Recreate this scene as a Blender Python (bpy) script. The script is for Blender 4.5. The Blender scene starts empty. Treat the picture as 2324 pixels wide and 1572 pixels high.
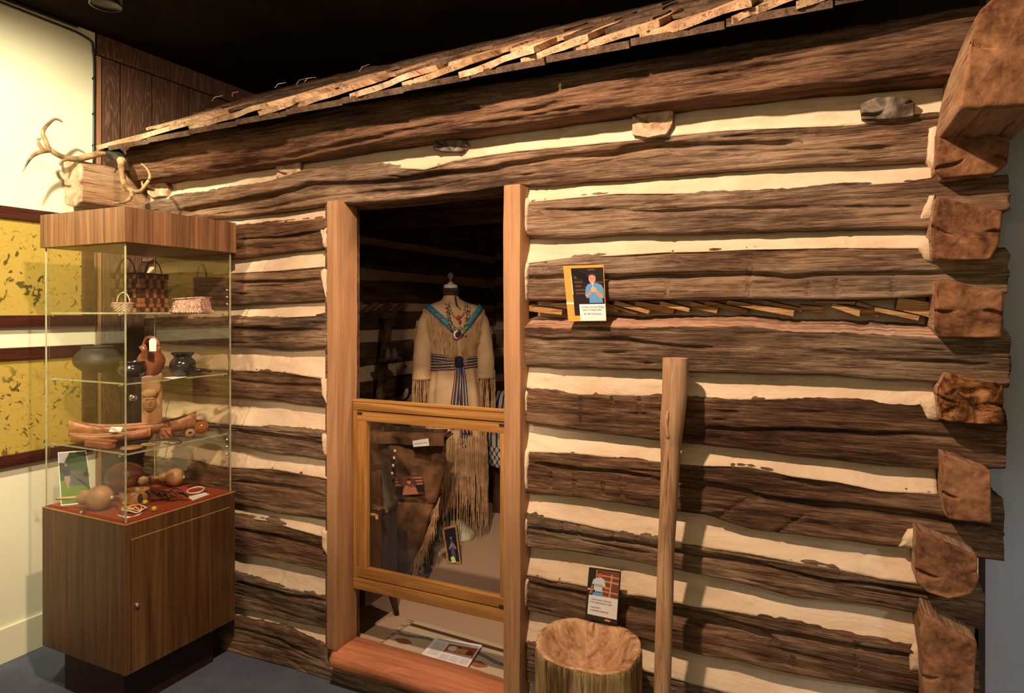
import bpy, bmesh, math, random
import numpy as np
from mathutils import Vector, Matrix
random.seed(7)
scene = bpy.context.scene
COL = scene.collection
PI = math.pi
# ------------------------------------------------------------------ camera
F = 1467.4; YAW = math.radians(25.44); PIT = math.radians(.108); CX = 1162.0; CY = 709.6
CAM = np.array([0, -2.06, 1.5])
cd = bpy.data.cameras.new('camera'); cam = bpy.data.objects.new('camera', cd); COL.objects.link(cam)
cam.location = CAM; cam.rotation_euler = (PI/2 - PIT, 0, YAW)
cd.sensor_fit = 'HORIZONTAL'; cd.sensor_width = 36; cd.lens = F/2324*36
cd.shift_y = -(786-CY)/2324; cd.clip_start = .02; cd.clip_end = 60
scene.camera = cam
# ------------------------------------------------------------------ light
scene.view_settings.view_transform = 'Standard'; scene.view_settings.look = 'None'
scene.view_settings.gamma = 1; scene.view_settings.use_curve_mapping = False
scene.view_settings.exposure = 0.0
try: scene.cycles.transparent_max_bounces = 40
except Exception: pass
w = bpy.data.worlds.new('world'); scene.world = w; w.use_nodes = True
w.node_tree.nodes['Background'].inputs[0].default_value = (.70, .55, .27, 1)
w.node_tree.nodes['Background'].inputs[1].default_value = .47
def spot(name, loc, aim, power, col, ang, blend, rad):
    l = bpy.data.lights.new(name, 'SPOT'); l.energy = power; l.color = col
    l.spot_size = math.radians(ang); l.spot_blend = blend; l.shadow_soft_size = rad
    o = bpy.data.objects.new(name, l); COL.objects.link(o); o.location = loc
    o.rotation_euler = (Vector(aim)-Vector(loc)).to_track_quat('-Z', 'Y').to_euler()
    return o
WARM = (1, .725, .52)
spot('track_light_key', (-.80, -1.28, 2.76), (-1.0, 0, 1.05), 245, WARM, 146, .65, .035)
spot('track_light_left', (-2.05, -1.45, 2.74), (-3.15, -.40, 1.72), 280, (1, .88, .60), 74, .7, .035)
spot('track_light_door', (.18, -3.3, 2.42), (-1.85, .9, .95), 330, WARM, 24, .8, .05)
spot('cabin_fill', (-1.25, .28, 2.10), (-1.75, .85, .1), 34, WARM, 128, .8, .03)  # unseen fill spot, added to brighten the cabin floor and dress form
spot('track_light_right', (.1, -2.3, 2.74), (-.1, 0, .9), 7, WARM, 90, .8, .04)
spot('side_gallery_light', (1.9, -2.4, 2.3), (.5, .17, .25), 85, (.85, .9, 1), 30, .9, .1)
fl = bpy.data.lights.new('room_fill', 'AREA'); fl.energy = 42; fl.size = 2.5; fl.color = (1, .88, .62)
fo = bpy.data.objects.new('room_fill', fl); COL.objects.link(fo); fo.location = (-.6, -5, 2.5)
fo.rotation_euler = (Vector((-.8, 0, .6))-Vector(fo.location)).to_track_quat('-Z', 'Y').to_euler()

# ------------------------------------------------------------------ maths
def ray(px, py):
    a = (px-CX)/F; b = -(py-CY)/F
    f = np.array([-math.sin(YAW)*math.cos(PIT), math.cos(YAW)*math.cos(PIT), -math.sin(PIT)])
    r = np.array([math.cos(YAW), math.sin(YAW), 0]); u = np.cross(r, f)
    return f+a*r+b*u
def P(px, py, ax, val):                 # point of the photograph on a real plane of the room
    d = ray(px, py); t = (val-CAM[ax])/d[ax]; return CAM+t*d
def PZ(pts, y):                         # outline -> arrays x, z on plane y
    q = np.array([P(a, b, 1, y) for a, b in pts]); return q[:, 0], q[:, 2]
def _h(ix, iy, seed):
    n = (ix.astype(np.int64)*374761393 + iy.astype(np.int64)*668265263 + seed*974634777) & 0xffffffff
    n = ((n ^ (n >> 13))*1274126177) & 0xffffffff
    return ((n ^ (n >> 16)) & 0xffff)/65535.0
def vn(x, y, seed=0):
    x = np.asarray(x, float); y = np.asarray(y, float); x, y = np.broadcast_arrays(x, y)
    ix = np.floor(x); iy = np.floor(y); fx = x-ix; fy = y-iy
    fx = fx*fx*(3-2*fx); fy = fy*fy*(3-2*fy)
    a = _h(ix, iy, seed); b = _h(ix+1, iy, seed); c = _h(ix, iy+1, seed); d = _h(ix+1, iy+1, seed)
    return (a+(b-a)*fx)*(1-fy)+(c+(d-c)*fx)*fy - .5
def fbm(x, y, seed=0, o=4):
    s = 0; a = 1
    for i in range(o): s = s+a*vn(x*2**i, y*2**i, seed+i*17); a *= .5
    return s
# ------------------------------------------------------------------ objects
LOC = {}
def wloc(o): return LOC.get(o.name, np.zeros(3))
def link_mesh(name, V, Fc, mat, parent=None, smooth=True, origin=None):
    V = np.asarray(V, float).reshape(-1, 3)
    if parent is not None: off = wloc(parent)
    elif origin is not None: off = np.array(origin, float)
    else: off = np.array([(V[:, 0].min()+V[:, 0].max())/2, (V[:, 1].min()+V[:, 1].max())/2, V[:, 2].min()])
    me = bpy.data.meshes.new(name); me.from_pydata((V-off).tolist(), [], Fc if isinstance(Fc, list) else Fc.tolist())
    for m in (mat if isinstance(mat, (list, tuple)) else [mat]): me.materials.append(m)
    if smooth: me.shade_smooth()
    o = bpy.data.objects.new(name, me); COL.objects.link(o)
    if parent is not None: o.parent = parent
    else: o.location = off
    LOC[o.name] = off
    return o
def tag(o, label=None, cat=None, group=None, kind=None):
    if label: o['label'] = label
    if cat: o['category'] = cat
    if group: o['group'] = group
    if kind: o['kind'] = kind
    return o
def thing(name, loc, label, cat, group=None):
    o = bpy.data.objects.new(name, None); COL.objects.link(o); o.location = loc; o.empty_display_size = .05
    LOC[o.name] = np.array(loc, float); return tag(o, label, cat, group)
def struct(o): o['kind'] = 'structure'; return o
def grid_faces(nu, nv, wrap_v=False, wrap_u=False):
    iu = np.arange(nu if wrap_u else nu-1)[:, None]; iv = np.arange(nv if wrap_v else nv-1)[None, :]
    i2 = (iu+1) % nu; j2 = (iv+1) % nv
    a = iu*nv+iv; b = i2*nv+iv; c = i2*nv+j2; d = iu*nv+j2
    return np.stack([a, b, c, d], -1).reshape(-1, 4).tolist()
class MB:                               # collects shapes into one mesh
    def __init__(s): s.v = []; s.f = []; s.mi = []
    def add(s, V, Fc, m=0):
        n = len(s.v); s.v += [tuple(map(float, p)) for p in V]; s.f += [[i+n for i in f] for f in Fc]; s.mi += [m]*len(Fc); return s
    def box(s, c, d, rz=0, m=0, R=None, bev=0):
        bm = bmesh.new(); bmesh.ops.create_cube(bm, size=1)
        bmesh.ops.scale(bm, vec=d, verts=bm.verts)
        if bev: bmesh.ops.bevel(bm, geom=list(bm.edges), offset=bev, segments=2, affect='EDGES', profile=.6)
        M = Matrix.Translation(Vector(c)) @ (R.to_4x4() if R is not None else Matrix.Rotation(rz, 4, 'Z'))
        bmesh.ops.transform(bm, matrix=M, verts=bm.verts)
        bm.verts.index_update(); s.add([v.co for v in bm.verts], [[v.index for v in f.verts] for f in bm.faces], m); bm.free(); return s
    def lathe(s, c, prof, n=24, m=0, R=None, wob=None, sx=1, sy=1):
        V = []
        for i in range(n):
            a = 2*PI*i/n
            for k, (r, z) in enumerate(prof):
                rr = r*(1+(wob(a, z) if wob else 0)); p = Vector((rr*math.cos(a)*sx, rr*math.sin(a)*sy, z))
                if R is not None: p = R @ p
                V.append((p[0]+c[0], p[1]+c[1], p[2]+c[2]))
        s.add(V, grid_faces(n, len(prof), wrap_u=True), m); return s
    def tube(s, pts, rad, n=10, m=0, closed=False, flat=1.0):
        pts = [Vector(map(float, p)) for p in pts]; N = len(pts)
        if not hasattr(rad, '__len__'): rad = [rad]*N
        V = []; up = Vector((.13, .31, .94))
        for i, p in enumerate(pts):
            if closed: t = pts[(i+1) % N]-pts[i-1]
            else: t = pts[min(i+1, N-1)]-pts[max(i-1, 0)]
            if t.length < 1e-9: t = Vector((0, 0, 1))
            t.normalize(); a = t.cross(up)
            if a.length < .05: a = t.cross(Vector((1, 0, 0)))
            a.normalize(); b = t.cross(a)
            for k in range(n):
                q = 2*PI*k/n; V.append(p+a*math.cos(q)*rad[i]+b*math.sin(q)*rad[i]*flat)
        fc = grid_faces(N, n, wrap_v=True, wrap_u=closed)
        if not closed: fc += [list(range(n))[::-1], [(N-1)*n+k for k in range(n)]]
        s.add(V, fc, m); return s
    def prism(s, poly, ext, m=0):       # poly: 3D points, ext: vector
        n = len(poly); V = [np.array(p, float) for p in poly]+[np.array(p, float)+np.array(ext) for p in poly]
        s.add(V, [list(range(n)), list(range(2*n-1, n-1, -1))]+[[i, i+n, (i+1) % n+n, (i+1) % n] for i in range(n)], m); return s
    def build(s, name, mat, parent=None, smooth=False, origin=None):
        o = link_mesh(name, np.array(s.v), s.f, mat, parent, smooth, origin)
        if any(s.mi): o.data.polygons.foreach_set('material_index', s.mi)
        bm = bmesh.new(); bm.from_mesh(o.data); bmesh.ops.recalc_face_normals(bm, faces=bm.faces); bm.to_mesh(o.data); bm.free()
        return o
def auto(o, deg=35):
    o.data.shade_smooth()
    try: o.data.set_sharp_from_angle(angle=math.radians(deg))
    except Exception: pass
    return o
def smooth_path(pts, n=8):
    pts = [Vector(map(float, p)) for p in pts]; out = []
    for i in range(len(pts)-1):
        p0 = pts[max(i-1, 0)]; p1 = pts[i]; p2 = pts[i+1]; p3 = pts[min(i+2, len(pts)-1)]
        for k in range(n):
            t = k/n; out.append(.5*((2*p1)+(p2-p0)*t+(2*p0-5*p1+4*p2-p3)*t*t+(3*p1-p0-3*p2+p3)*t**3))
    out.append(pts[-1]); return out
# ------------------------------------------------------------------ materials
def srgb(r, g, b):
    f = lambda c: (c/12.92 if c <= .04045 else ((c+.055)/1.055)**2.4)
    return (f(r/255), f(g/255), f(b/255), 1)
class Mat:
    def __init__(s, name, rough=.6, spec=.3, metal=0):
        s.m = bpy.data.materials.new(name); s.m.use_nodes = True; s.nt = s.m.node_tree; s.b = s.nt.nodes['Principled BSDF']
        s.b.inputs['Roughness'].default_value = rough; s.b.inputs['Metallic'].default_value = metal
        s.b.inputs['Specular IOR Level'].default_value = spec
    def n(s, t, **k):
        x = s.nt.nodes.new(t)
        for a, v in k.items(): setattr(x, a, v)
        return x
    def l(s, a, b): s.nt.links.new(a, b)
    def coord(s, scale, kind='Object'):
        tc = s.n('ShaderNodeTexCoord'); mp = s.n('ShaderNodeMapping'); mp.inputs['Scale'].default_value = scale
        s.l(tc.outputs[kind], mp.inputs['Vector']); return mp.outputs[0]
    def noise(s, scale, det=4, rough=.55, dist=0, sc=1):
        t = s.n('ShaderNodeTexNoise'); t.inputs['Scale'].default_value = sc; t.inputs['Detail'].default_value = det
        t.inputs['Roughness'].default_value = rough; t.inputs['Distortion'].default_value = dist
        s.l(s.coord(scale), t.inputs['Vector']); return t.outputs['Fac']
    def ramp(s, fac, stops):
        r = s.n('ShaderNodeValToRGB'); e = r.color_ramp.elements
        while len(e) < len(stops): e.new(.5)
        for q, (p, c) in zip(e, stops): q.position = p; q.color = c
        s.l(fac, r.inputs[0]); return r.outputs[0]
    def mix(s, fac, a, b, mode='MIX'):
        x = s.n('ShaderNodeMix', data_type='RGBA', blend_type=mode)
        for v, i in ((fac, 0), (a, 6), (b, 7)):
            if hasattr(v, 'links'): s.l(v, x.inputs[i])
            else: x.inputs[i].default_value = v
        return x.outputs[2]
    def math(s, op, a, b=0.0, c=None):
        x = s.n('ShaderNodeMath', operation=op)
        for v, i in ((a, 0), (b, 1), (c, 2)):
            if v is None: continue
            if hasattr(v, 'links'): s.l(v, x.inputs[i])
            else: x.inputs[i].default_value = v
        return x.outputs[0]
    def col(s, c):
        if hasattr(c, 'links'): s.l(c, s.b.inputs['Base Color'])
        else: s.b.inputs['Base Color'].default_value = c
        return s
    def bump(s, h, dist=.004, st=.8):
        b = s.n('ShaderNodeBump'); b.inputs['Distance'].default_value = dist; b.inputs['Strength'].default_value = st
        s.l(h, b.inputs['Height']); s.l(b.outputs[0], s.b.inputs['Normal']); return s
def plain(name, c, rough=.6, spec=.3, metal=0, var=.12, sc=30, bump=0):
    m = Mat(name, rough, spec, metal); d = tuple(x*(1-var*2) for x in c[:3])+(1,); h = tuple(min(1, x*(1+var)) for x in c[:3])+(1,)
    f = m.noise((sc, sc, sc), 3); m.col(m.ramp(f, [(.3, d), (.7, h)]))
    if bump: m.bump(f, bump, .8)
    return m.m
def weathered(name, dark, mid, light, ax=0, grain=1.0, bumpd=.006, patch=1.0):
    m = Mat(name, .85, .15)
    def sc(a, b): v = [b, b, b]; v[ax] = a; return tuple(v)
    fine = m.noise(sc(9, 300*grain), 6, .8, .15); strk = m.noise(sc(2.4, 62*grain), 8, .72, .25); strk2 = m.noise(sc(5, 150*grain), 6, .7, .15); blot = m.noise(sc(5, 16), 5, .7, .6); mid_n = m.noise(sc(1.8, 34*grain), 5, .6, .6); big = m.noise(sc(1.6, 7*patch), 4, .6, .4)
    oi = m.n('ShaderNodeObjectInfo').outputs['Random']
    k = m.math('ADD', m.math('MULTIPLY', big, .62), m.math('MULTIPLY', mid_n, .38))
    k = m.math('ADD', k, m.math('ADD', m.math('MULTIPLY', m.math('SUBTRACT', fine, .5), .8), m.math('MULTIPLY', m.math('SUBTRACT', blot, .5), .35)))
    k = m.math('ADD', k, m.math('MULTIPLY', m.math('SUBTRACT', oi, .5), .10))
    c = m.ramp(k, [(.33, dark), (.47, mid), (.66, light)])
    hue = m.noise(sc(1.1, 5), 3); c = m.mix(m.math('MULTIPLY', m.ramp(hue, [(.4, (0, 0, 0, 1)), (.65, (1, 1, 1, 1))]), .5), c, (1.0, .74, .56, 1), 'MULTIPLY')
    c = m.mix(m.ramp(strk, [(.36, (.75, .75, .75, 1)), (.45, (0, 0, 0, 1))]), c, (.26, .20, .16, 1), 'MULTIPLY'); c = m.mix(m.ramp(strk2, [(.36, (.8, .8, .8, 1)), (.43, (0, 0, 0, 1))]), c, (.34, .27, .22, 1), 'MULTIPLY')
    m.col(c); m.bump(m.math('ADD', m.math('MULTIPLY', fine, .6), m.math('ADD', mid_n, m.math('ADD', strk, m.math('MULTIPLY', strk2, .7)))), bumpd, 1)
    return m.m
def lam(name, a, b, c, ax=2, rough=.4, sc=1.0, spec=.4):
    m = Mat(name, rough, spec)
    def s_(x, y): v = [y*sc, y*sc, y*sc]; v[ax] = x; return tuple(v)
    f1 = m.noise(s_(.9, 16), 4, .6, 1.2); f2 = m.noise(s_(3, 150), 3, .6); f = m.math('ADD', m.math('MULTIPLY', f1, .65), m.math('MULTIPLY', f2, .35))
    m.col(m.ramp(f, [(.36, a), (.5, b), (.64, c)])); m.bump(f2, .0006, .4); return m.m
def D(*k): return srgb(*k)
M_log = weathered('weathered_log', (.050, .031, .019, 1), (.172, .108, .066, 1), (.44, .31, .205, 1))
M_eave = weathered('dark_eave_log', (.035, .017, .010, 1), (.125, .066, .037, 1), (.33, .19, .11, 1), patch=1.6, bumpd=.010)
M_logr = weathered('chestnut_log', (.035, .018, .010, 1), (.125, .068, .038, 1), (.35, .215, .125, 1), patch=1.5)
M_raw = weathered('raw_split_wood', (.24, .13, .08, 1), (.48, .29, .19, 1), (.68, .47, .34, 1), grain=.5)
M_logb = weathered('bark_brown_log', (.042, .021, .011, 1), (.15, .080, .044, 1), (.36, .21, .12, 1))
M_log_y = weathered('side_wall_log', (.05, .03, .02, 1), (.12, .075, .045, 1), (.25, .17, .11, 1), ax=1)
M_shingle = weathered('split_shingle', (.20, .12, .07, 1), (.46, .30, .17, 1), (.72, .54, .36, 1), ax=1, bumpd=.003)
M_dshingle = weathered('dark_shingle', (.05, .03, .02, 1), (.13, .085, .055, 1), (.24, .16, .10, 1), ax=1)  # darker shingle colour for the upper courses and roof boards
M_slat = weathered('split_wedge', (.20, .10, .04, 1), (.40, .22, .09, 1), (.60, .38, .18, 1), bumpd=.002)
M_post = lam('planed_post', (.27, .13, .055, 1), (.36, .185, .085, 1), (.46, .26, .13, 1), 2, .65, .6, .25)
M_beam = weathered('sawn_beam', (.17, .09, .045, 1), (.34, .20, .11, 1), (.52, .36, .22, 1), ax=1, bumpd=.004)
m = Mat('end_grain', .8, .2); f = m.noise((5, 5, 5), 5, .65, .8); g = m.noise((60, 60, 60), 4, .6, .2)
m.col(m.ramp(m.math('ADD', m.math('MULTIPLY', f, .7), m.math('MULTIPLY', g, .3)), [(.36, (.06, .022, .010, 1)), (.48, (.20, .085, .036, 1)), (.66, (.36, .18, .085, 1))])); m.bump(m.math('ADD', f, g), .003, .7); M_end = m.m
m = Mat('pale_end_grain', .8, .2); f = m.noise((14, 14, 14), 5, .65, .5); m.col(m.ramp(f, [(.32, (.16, .08, .04, 1)), (.45, (.42, .27, .16, 1)), (.65, (.62, .44, .29, 1))])); m.bump(f, .006, .9); M_endp = m.m
m = Mat('rotten_end_grain', .95, .1); f = m.noise((22, 22, 22), 6, .7, 1.2); m.col(m.ramp(f, [(.36, (.035, .012, .005, 1)), (.5, (.20, .075, .025, 1)), (.66, (.46, .22, .09, 1))])); m.bump(f, .02, 1); M_endr = m.m
m = Mat('grey_end_grain', .9, .1); f = m.noise((16, 16, 16), 5, .6, 1.5); m.col(m.ramp(f, [(.32, (.03, .022, .016, 1)), (.5, (.12, .09, .065, 1)), (.68, (.26, .21, .16, 1))])); m.bump(f, .006, .9); M_endg = m.m
m = Mat('lime_chinking', .9, .1); f = m.noise((3, 6, 9), 5, .6, .5); g = m.noise((60, 60, 60), 4, .6)
m.col(m.ramp(f, [(.3, (.53, .375, .235, 1)), (.5, (.64, .475, .32, 1)), (.7, (.72, .56, .39, 1))])); m.bump(m.math('ADD', m.math('MULTIPLY', f, 3.0), m.math('MULTIPLY', g, .4)), .007, .8); M_chink = m.m
M_cream = plain('cream_wall_paint', (.84, .80, .58, 1), .7, .2, var=.02, sc=3)
M_grey = plain('grey_wall_paint', (.40, .41, .46, 1), .8, .1, var=.03, sc=3)
M_black = plain('black_ceiling_paint', (.012, .008, .006, 1), .95, .05, var=.2, sc=3)
m = Mat('blue_carpet', 1, .05); f = m.noise((220, 220, 220), 3, .7); g = m.noise((6, 6, 6), 3); m.col(m.ramp(m.math('ADD', m.math('MULTIPLY', f, .7), m.math('MULTIPLY', g, .3)), [(.35, (.075, .088, .125, 1)), (.65, (.19, .21, .27, 1))])); m.bump(f, .006, 1); M_carpet = m.m
m = Mat('tan_carpet', 1, .05); f = m.noise((260, 260, 260), 3, .7); m.col(m.ramp(f, [(.3, (.38, .25, .165, 1)), (.7, (.55, .39, .27, 1))])); m.bump(f, .003, .8); M_tan = m.m
m = Mat('combed_plywood', .6, .25); f = m.noise((12, 12, 1.6), 3, .5, .9); s1 = m.math('SINE', m.math('MULTIPLY', f, 95)); m.col(m.ramp(s1, [(0, (.095, .045, .027, 1)), (.7, (.12, .058, .034, 1)), (1, (.18, .10, .065, 1))])); m.bump(s1, .001, .5); M_panel = m.m
M_lam = lam('walnut_laminate', (.050, .021, .006, 1), (.100, .045, .014, 1), (.155, .076, .026, 1), 2, .38, 1.3)
M_lamv = lam('valance_laminate', (.085, .038, .017, 1), (.17, .078, .034, 1), (.29, .14, .062, 1), 2, .4, 1.6)
M_plinth = plain('dark_plinth', (.028, .012, .009, 1), .5)
M_gold = lam('golden_oak', (.20, .085, .018, 1), (.34, .155, .038, 1), (.50, .26, .08, 1), 0, .35, .9, .45)
M_goldz = lam('golden_oak_upright', (.20, .085, .018, 1), (.34, .155, .038, 1), (.50, .26, .08, 1), 2, .35, .9, .45)
M_sill = lam('red_stained_sill', (.26, .085, .035, 1), (.46, .165, .075, 1), (.60, .26, .13, 1), 0, .55, .5, .3)
M_felt = plain('red_felt', (.30, .055, .022, 1), .95, .05, var=.15, sc=120, bump=.001)
M_dark = lam('dark_walnut', (.018, .009, .006, 1), (.038, .019, .012, 1), (.07, .036, .022, 1), 2, .45)
M_buck = plain('buckskin', (.50, .34, .185, 1), .9, .1, var=.10, sc=9, bump=.002)
M_fringe = plain('buckskin_fringe', (.44, .27, .135, 1), .9, .1, var=.2, sc=25)
M_pants = plain('brown_buckskin', (.16, .078, .036, 1), .9, .1, var=.4, sc=8, bump=.008)
M_white = plain('white_card', (.78, .75, .74, 1), .6, .3, var=.02)
M_ink = plain('print_ink', (.03, .03, .035, 1), .8)
M_chrome = Mat('chrome', .15, .5, 1).col((.75, .72, .68, 1)).m
M_blackpl = plain('black_plastic', (.012, .012, .013, 1), .35, .5)
M_bkpot = plain('black_pottery', (.02, .016, .014, 1), .18, .6, var=.3, sc=12)
M_redpot = plain('red_clay', (.30, .095, .045, 1), .3, .5, var=.3, sc=9)
M_gourd = plain('dry_gourd', (.42, .215, .095, 1), .45, .4, var=.22, sc=14)
M_dgourd = plain('dark_gourd', (.16, .05, .022, 1), .4, .4, var=.3, sc=14)
M_stick = plain('pale_stick', (.60, .42, .22, 1), .6)
M_cwood = lam('carved_cedar', (.20, .065, .025, 1), (.34, .13, .055, 1), (.48, .22, .10, 1), 0, .45)
M_tanwood = plain('tan_carving', (.50, .26, .11, 1), .6, var=.2, sc=14)
M_orange = plain('glossy_gourd', (.40, .13, .04, 1), .14, .6, var=.15, sc=18)
M_antler = plain('antler', (.34, .205, .09, 1), .4, .45, var=.45, sc=22, bump=.002)
M_tape = plain('black_tape', (.02, .022, .02, 1), .4, .5)
M_feather = plain('dark_feather', (.035, .020, .013, 1), .6, .3, var=.4, sc=60)
M_hair = plain('brown_fur', (.10, .052, .03, 1), .8, var=.4, sc=60)
M_bwhite = plain('white_beads', (.75, .68, .6, 1), .4)
M_yel = plain('yellow_beads', (.65, .45, .05, 1), .4)
M_red = plain('red_beads', (.45, .04, .025, 1), .35)
M_green = plain('green_beads', (.12, .28, .07, 1), .4)
M_blueb = plain('blue_beadwork', (.05, .20, .27, 1), .5, var=.2, sc=150, bump=.001)
M_purple = plain('purple_beads', (.13, .03, .09, 1), .35)
M_bark = weathered('stump_bark', (.11, .06, .022, 1), (.32, .21, .085, 1), (.62, .48, .26, 1), ax=2, grain=.5, bumpd=.008, patch=1.6)
m = Mat('hollowed_wood', .75, .2); f = m.noise((16, 16, 5), 5, .65, 1.0); g = m.noise((90, 90, 20), 3, .6, .3); m.col(m.ramp(m.math('ADD', m.math('MULTIPLY', f, .75), m.math('MULTIPLY', g, .25)), [(.34, (.12, .05, .022, 1)), (.46, (.40, .21, .10, 1)), (.62, (.60, .38, .21, 1))])); m.bump(m.math('ADD', f, g), .004, .8); M_stump = m.m
M_pestle = lam('peeled_pole', (.20, .10, .05, 1), (.40, .225, .115, 1), (.54, .34, .20, 1), 2, .6, .9, .3)
M_porc = plain('pale_base', (.58, .56, .40, 1), .5)
# glass: real thin panes, clear with a mirror share that follows the angle
def glass_mat(name, tint, base, add):
    m = Mat(name); nt = m.nt; nt.nodes.remove(m.b)
    tr = m.n('ShaderNodeBsdfTransparent'); tr.inputs[0].default_value = tint
    gl = m.n('ShaderNodeBsdfGlossy'); gl.inputs['Roughness'].default_value = .03; gl.inputs[0].default_value = (.95, .95, .9, 1)
    fr = m.n('ShaderNodeFresnel'); fr.inputs[0].default_value = 1.45; mx = m.n('ShaderNodeMixShader')
    m.l(m.math('MULTIPLY', fr.outputs[0], add), mx.inputs[0]); m.l(tr.outputs[0], mx.inputs[1]); m.l(gl.outputs[0], mx.inputs[2])
    df = m.n('ShaderNodeBsdfDiffuse'); df.inputs[0].default_value = (.6, .5, .35, 1); m2 = m.n('ShaderNodeMixShader'); m2.inputs[0].default_value = base
    m.l(mx.outputs[0], m2.inputs[1]); m.l(df.outputs[0], m2.inputs[2]); m.l(m2.outputs[0], nt.nodes['Material Output'].inputs[0]); return m.m
M_glass = glass_mat('case_glass', (.99, .988, .975, 1), .006, .12)
M_acr = glass_mat('clear_acrylic', (.985, .985, .98, 1), .0, .14)
M_gedge = plain('polished_glass_edge', (.42, .41, .24, 1), .25, .6)
M_crys = Mat('cut_glass', .05, .5); M_crys.b.inputs['Transmission Weight'].default_value = .9; M_crys.col((.9, .9, .88, 1)); M_crys = M_crys.m
# ================================================================== ROOM SHELL
LW = -3.15; CEIL = 2.84
def quad(name, pts, mat, parent=None): return link_mesh(name, pts, [list(range(len(pts)))], mat, parent, False)
def slab(name, lo, hi, mat, parent=None, bev=0):
    b = MB(); lo = np.array(lo, float); hi = np.array(hi, float); b.box((lo+hi)/2, hi-lo, bev=bev); return b.build(name, mat, parent)
struct(slab('floor', (-3.3, -6, -.05), (3, .12, 0), M_carpet))
struct(slab('ceiling', (-3.3, -6, CEIL), (3, 6, CEIL+.05), M_black))
wl = struct(slab('wall_left', (LW-.12, -6, 0), (LW, -.11, CEIL), M_cream))
struct(slab('baseboard_left', (LW, -6, 0), (LW+.012, -.11, .15), M_cream, bev=.003))
struct(slab('wall_right', (.425, .17, 0), (2.6, .26, CEIL), M_grey))
wp = struct(slab('wall_left', (LW-.10, -.11, 0), (LW-.012, 6, CEIL), M_dark)); wp.name = 'wall_left.001'
zt = CEIL-.10
ys = [-.11, P(232, 300, 0, LW)[1]]
for a in (274, 346, 430, 500): ys.append(P(a, 300, 0, LW)[1])
ys += [2.2, 2.8, 3.4]
for i in range(len(ys)-1):
    slab('board' if i else 'corner_board', (LW-.012, ys[i]+.004, .0), (LW, ys[i+1]-.004, zt-.005), M_panel if i else M_post, wp, bev=.002)
slab('top_board', (LW-.012, -.10, zt), (LW+.006, 5.9, CEIL), M_panel, wp, bev=.002)
# black cable along the wall's edge and below the ceiling
cb = MB(); cyy = -.122
cb.tube(smooth_path([(LW+.008, cyy, 2.2), (LW+.008, cyy+.002, 2.5), (LW+.008, cyy, 2.74), (LW+.008, -.16, 2.80), (LW+.008, -.4, 2.812), (LW+.008, -1.2, 2.82), (LW+.008, -3, 2.822)], 6), .005, 8)
cbo = cb.build('cable', M_blackpl, smooth=True); tag(cbo, 'thin black cable along top and edge of the cream wall', 'cable')
for z in (2.3, 2.45, 2.62, 2.75):
    MB().tube([(LW+.004, cyy-.004, z-.006), (LW+.016, cyy-.001, z), (LW+.004, cyy+.004, z+.006)], .004, 6).build('cable_clip', M_blackpl, cbo, True)
cr = MB(); cr.tube([(LW+.014, -.2, 2.832), (LW+.014, -3, 2.832)], .007, 8); tag(cr.build('conduit', M_tape, smooth=True), 'dark round conduit running under the ceiling over the cream wall', 'conduit')
# ceiling spotlight
lp = P(240, 12, 2, 2.62); lp = np.array(lp)
t = thing('ceiling_spotlight', (lp[0], lp[1], 2.60), 'black cylindrical spotlight hanging from the dark ceiling, top left', 'spotlight')
MB().lathe(lp, [(.001, .006), (.044, .006), (.049, .004), (.052, 0), (.052, .17), (.045, .185), (.012, .19), (.012, .24)], 28).build('housing', M_blackpl, t, True)
MB().lathe(lp, [(.0495, -.002), (.0535, -.002), (.0535, .003), (.0495, .003), (.0495, -.002)], 28).build('rim', M_tape, t, True)
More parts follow.
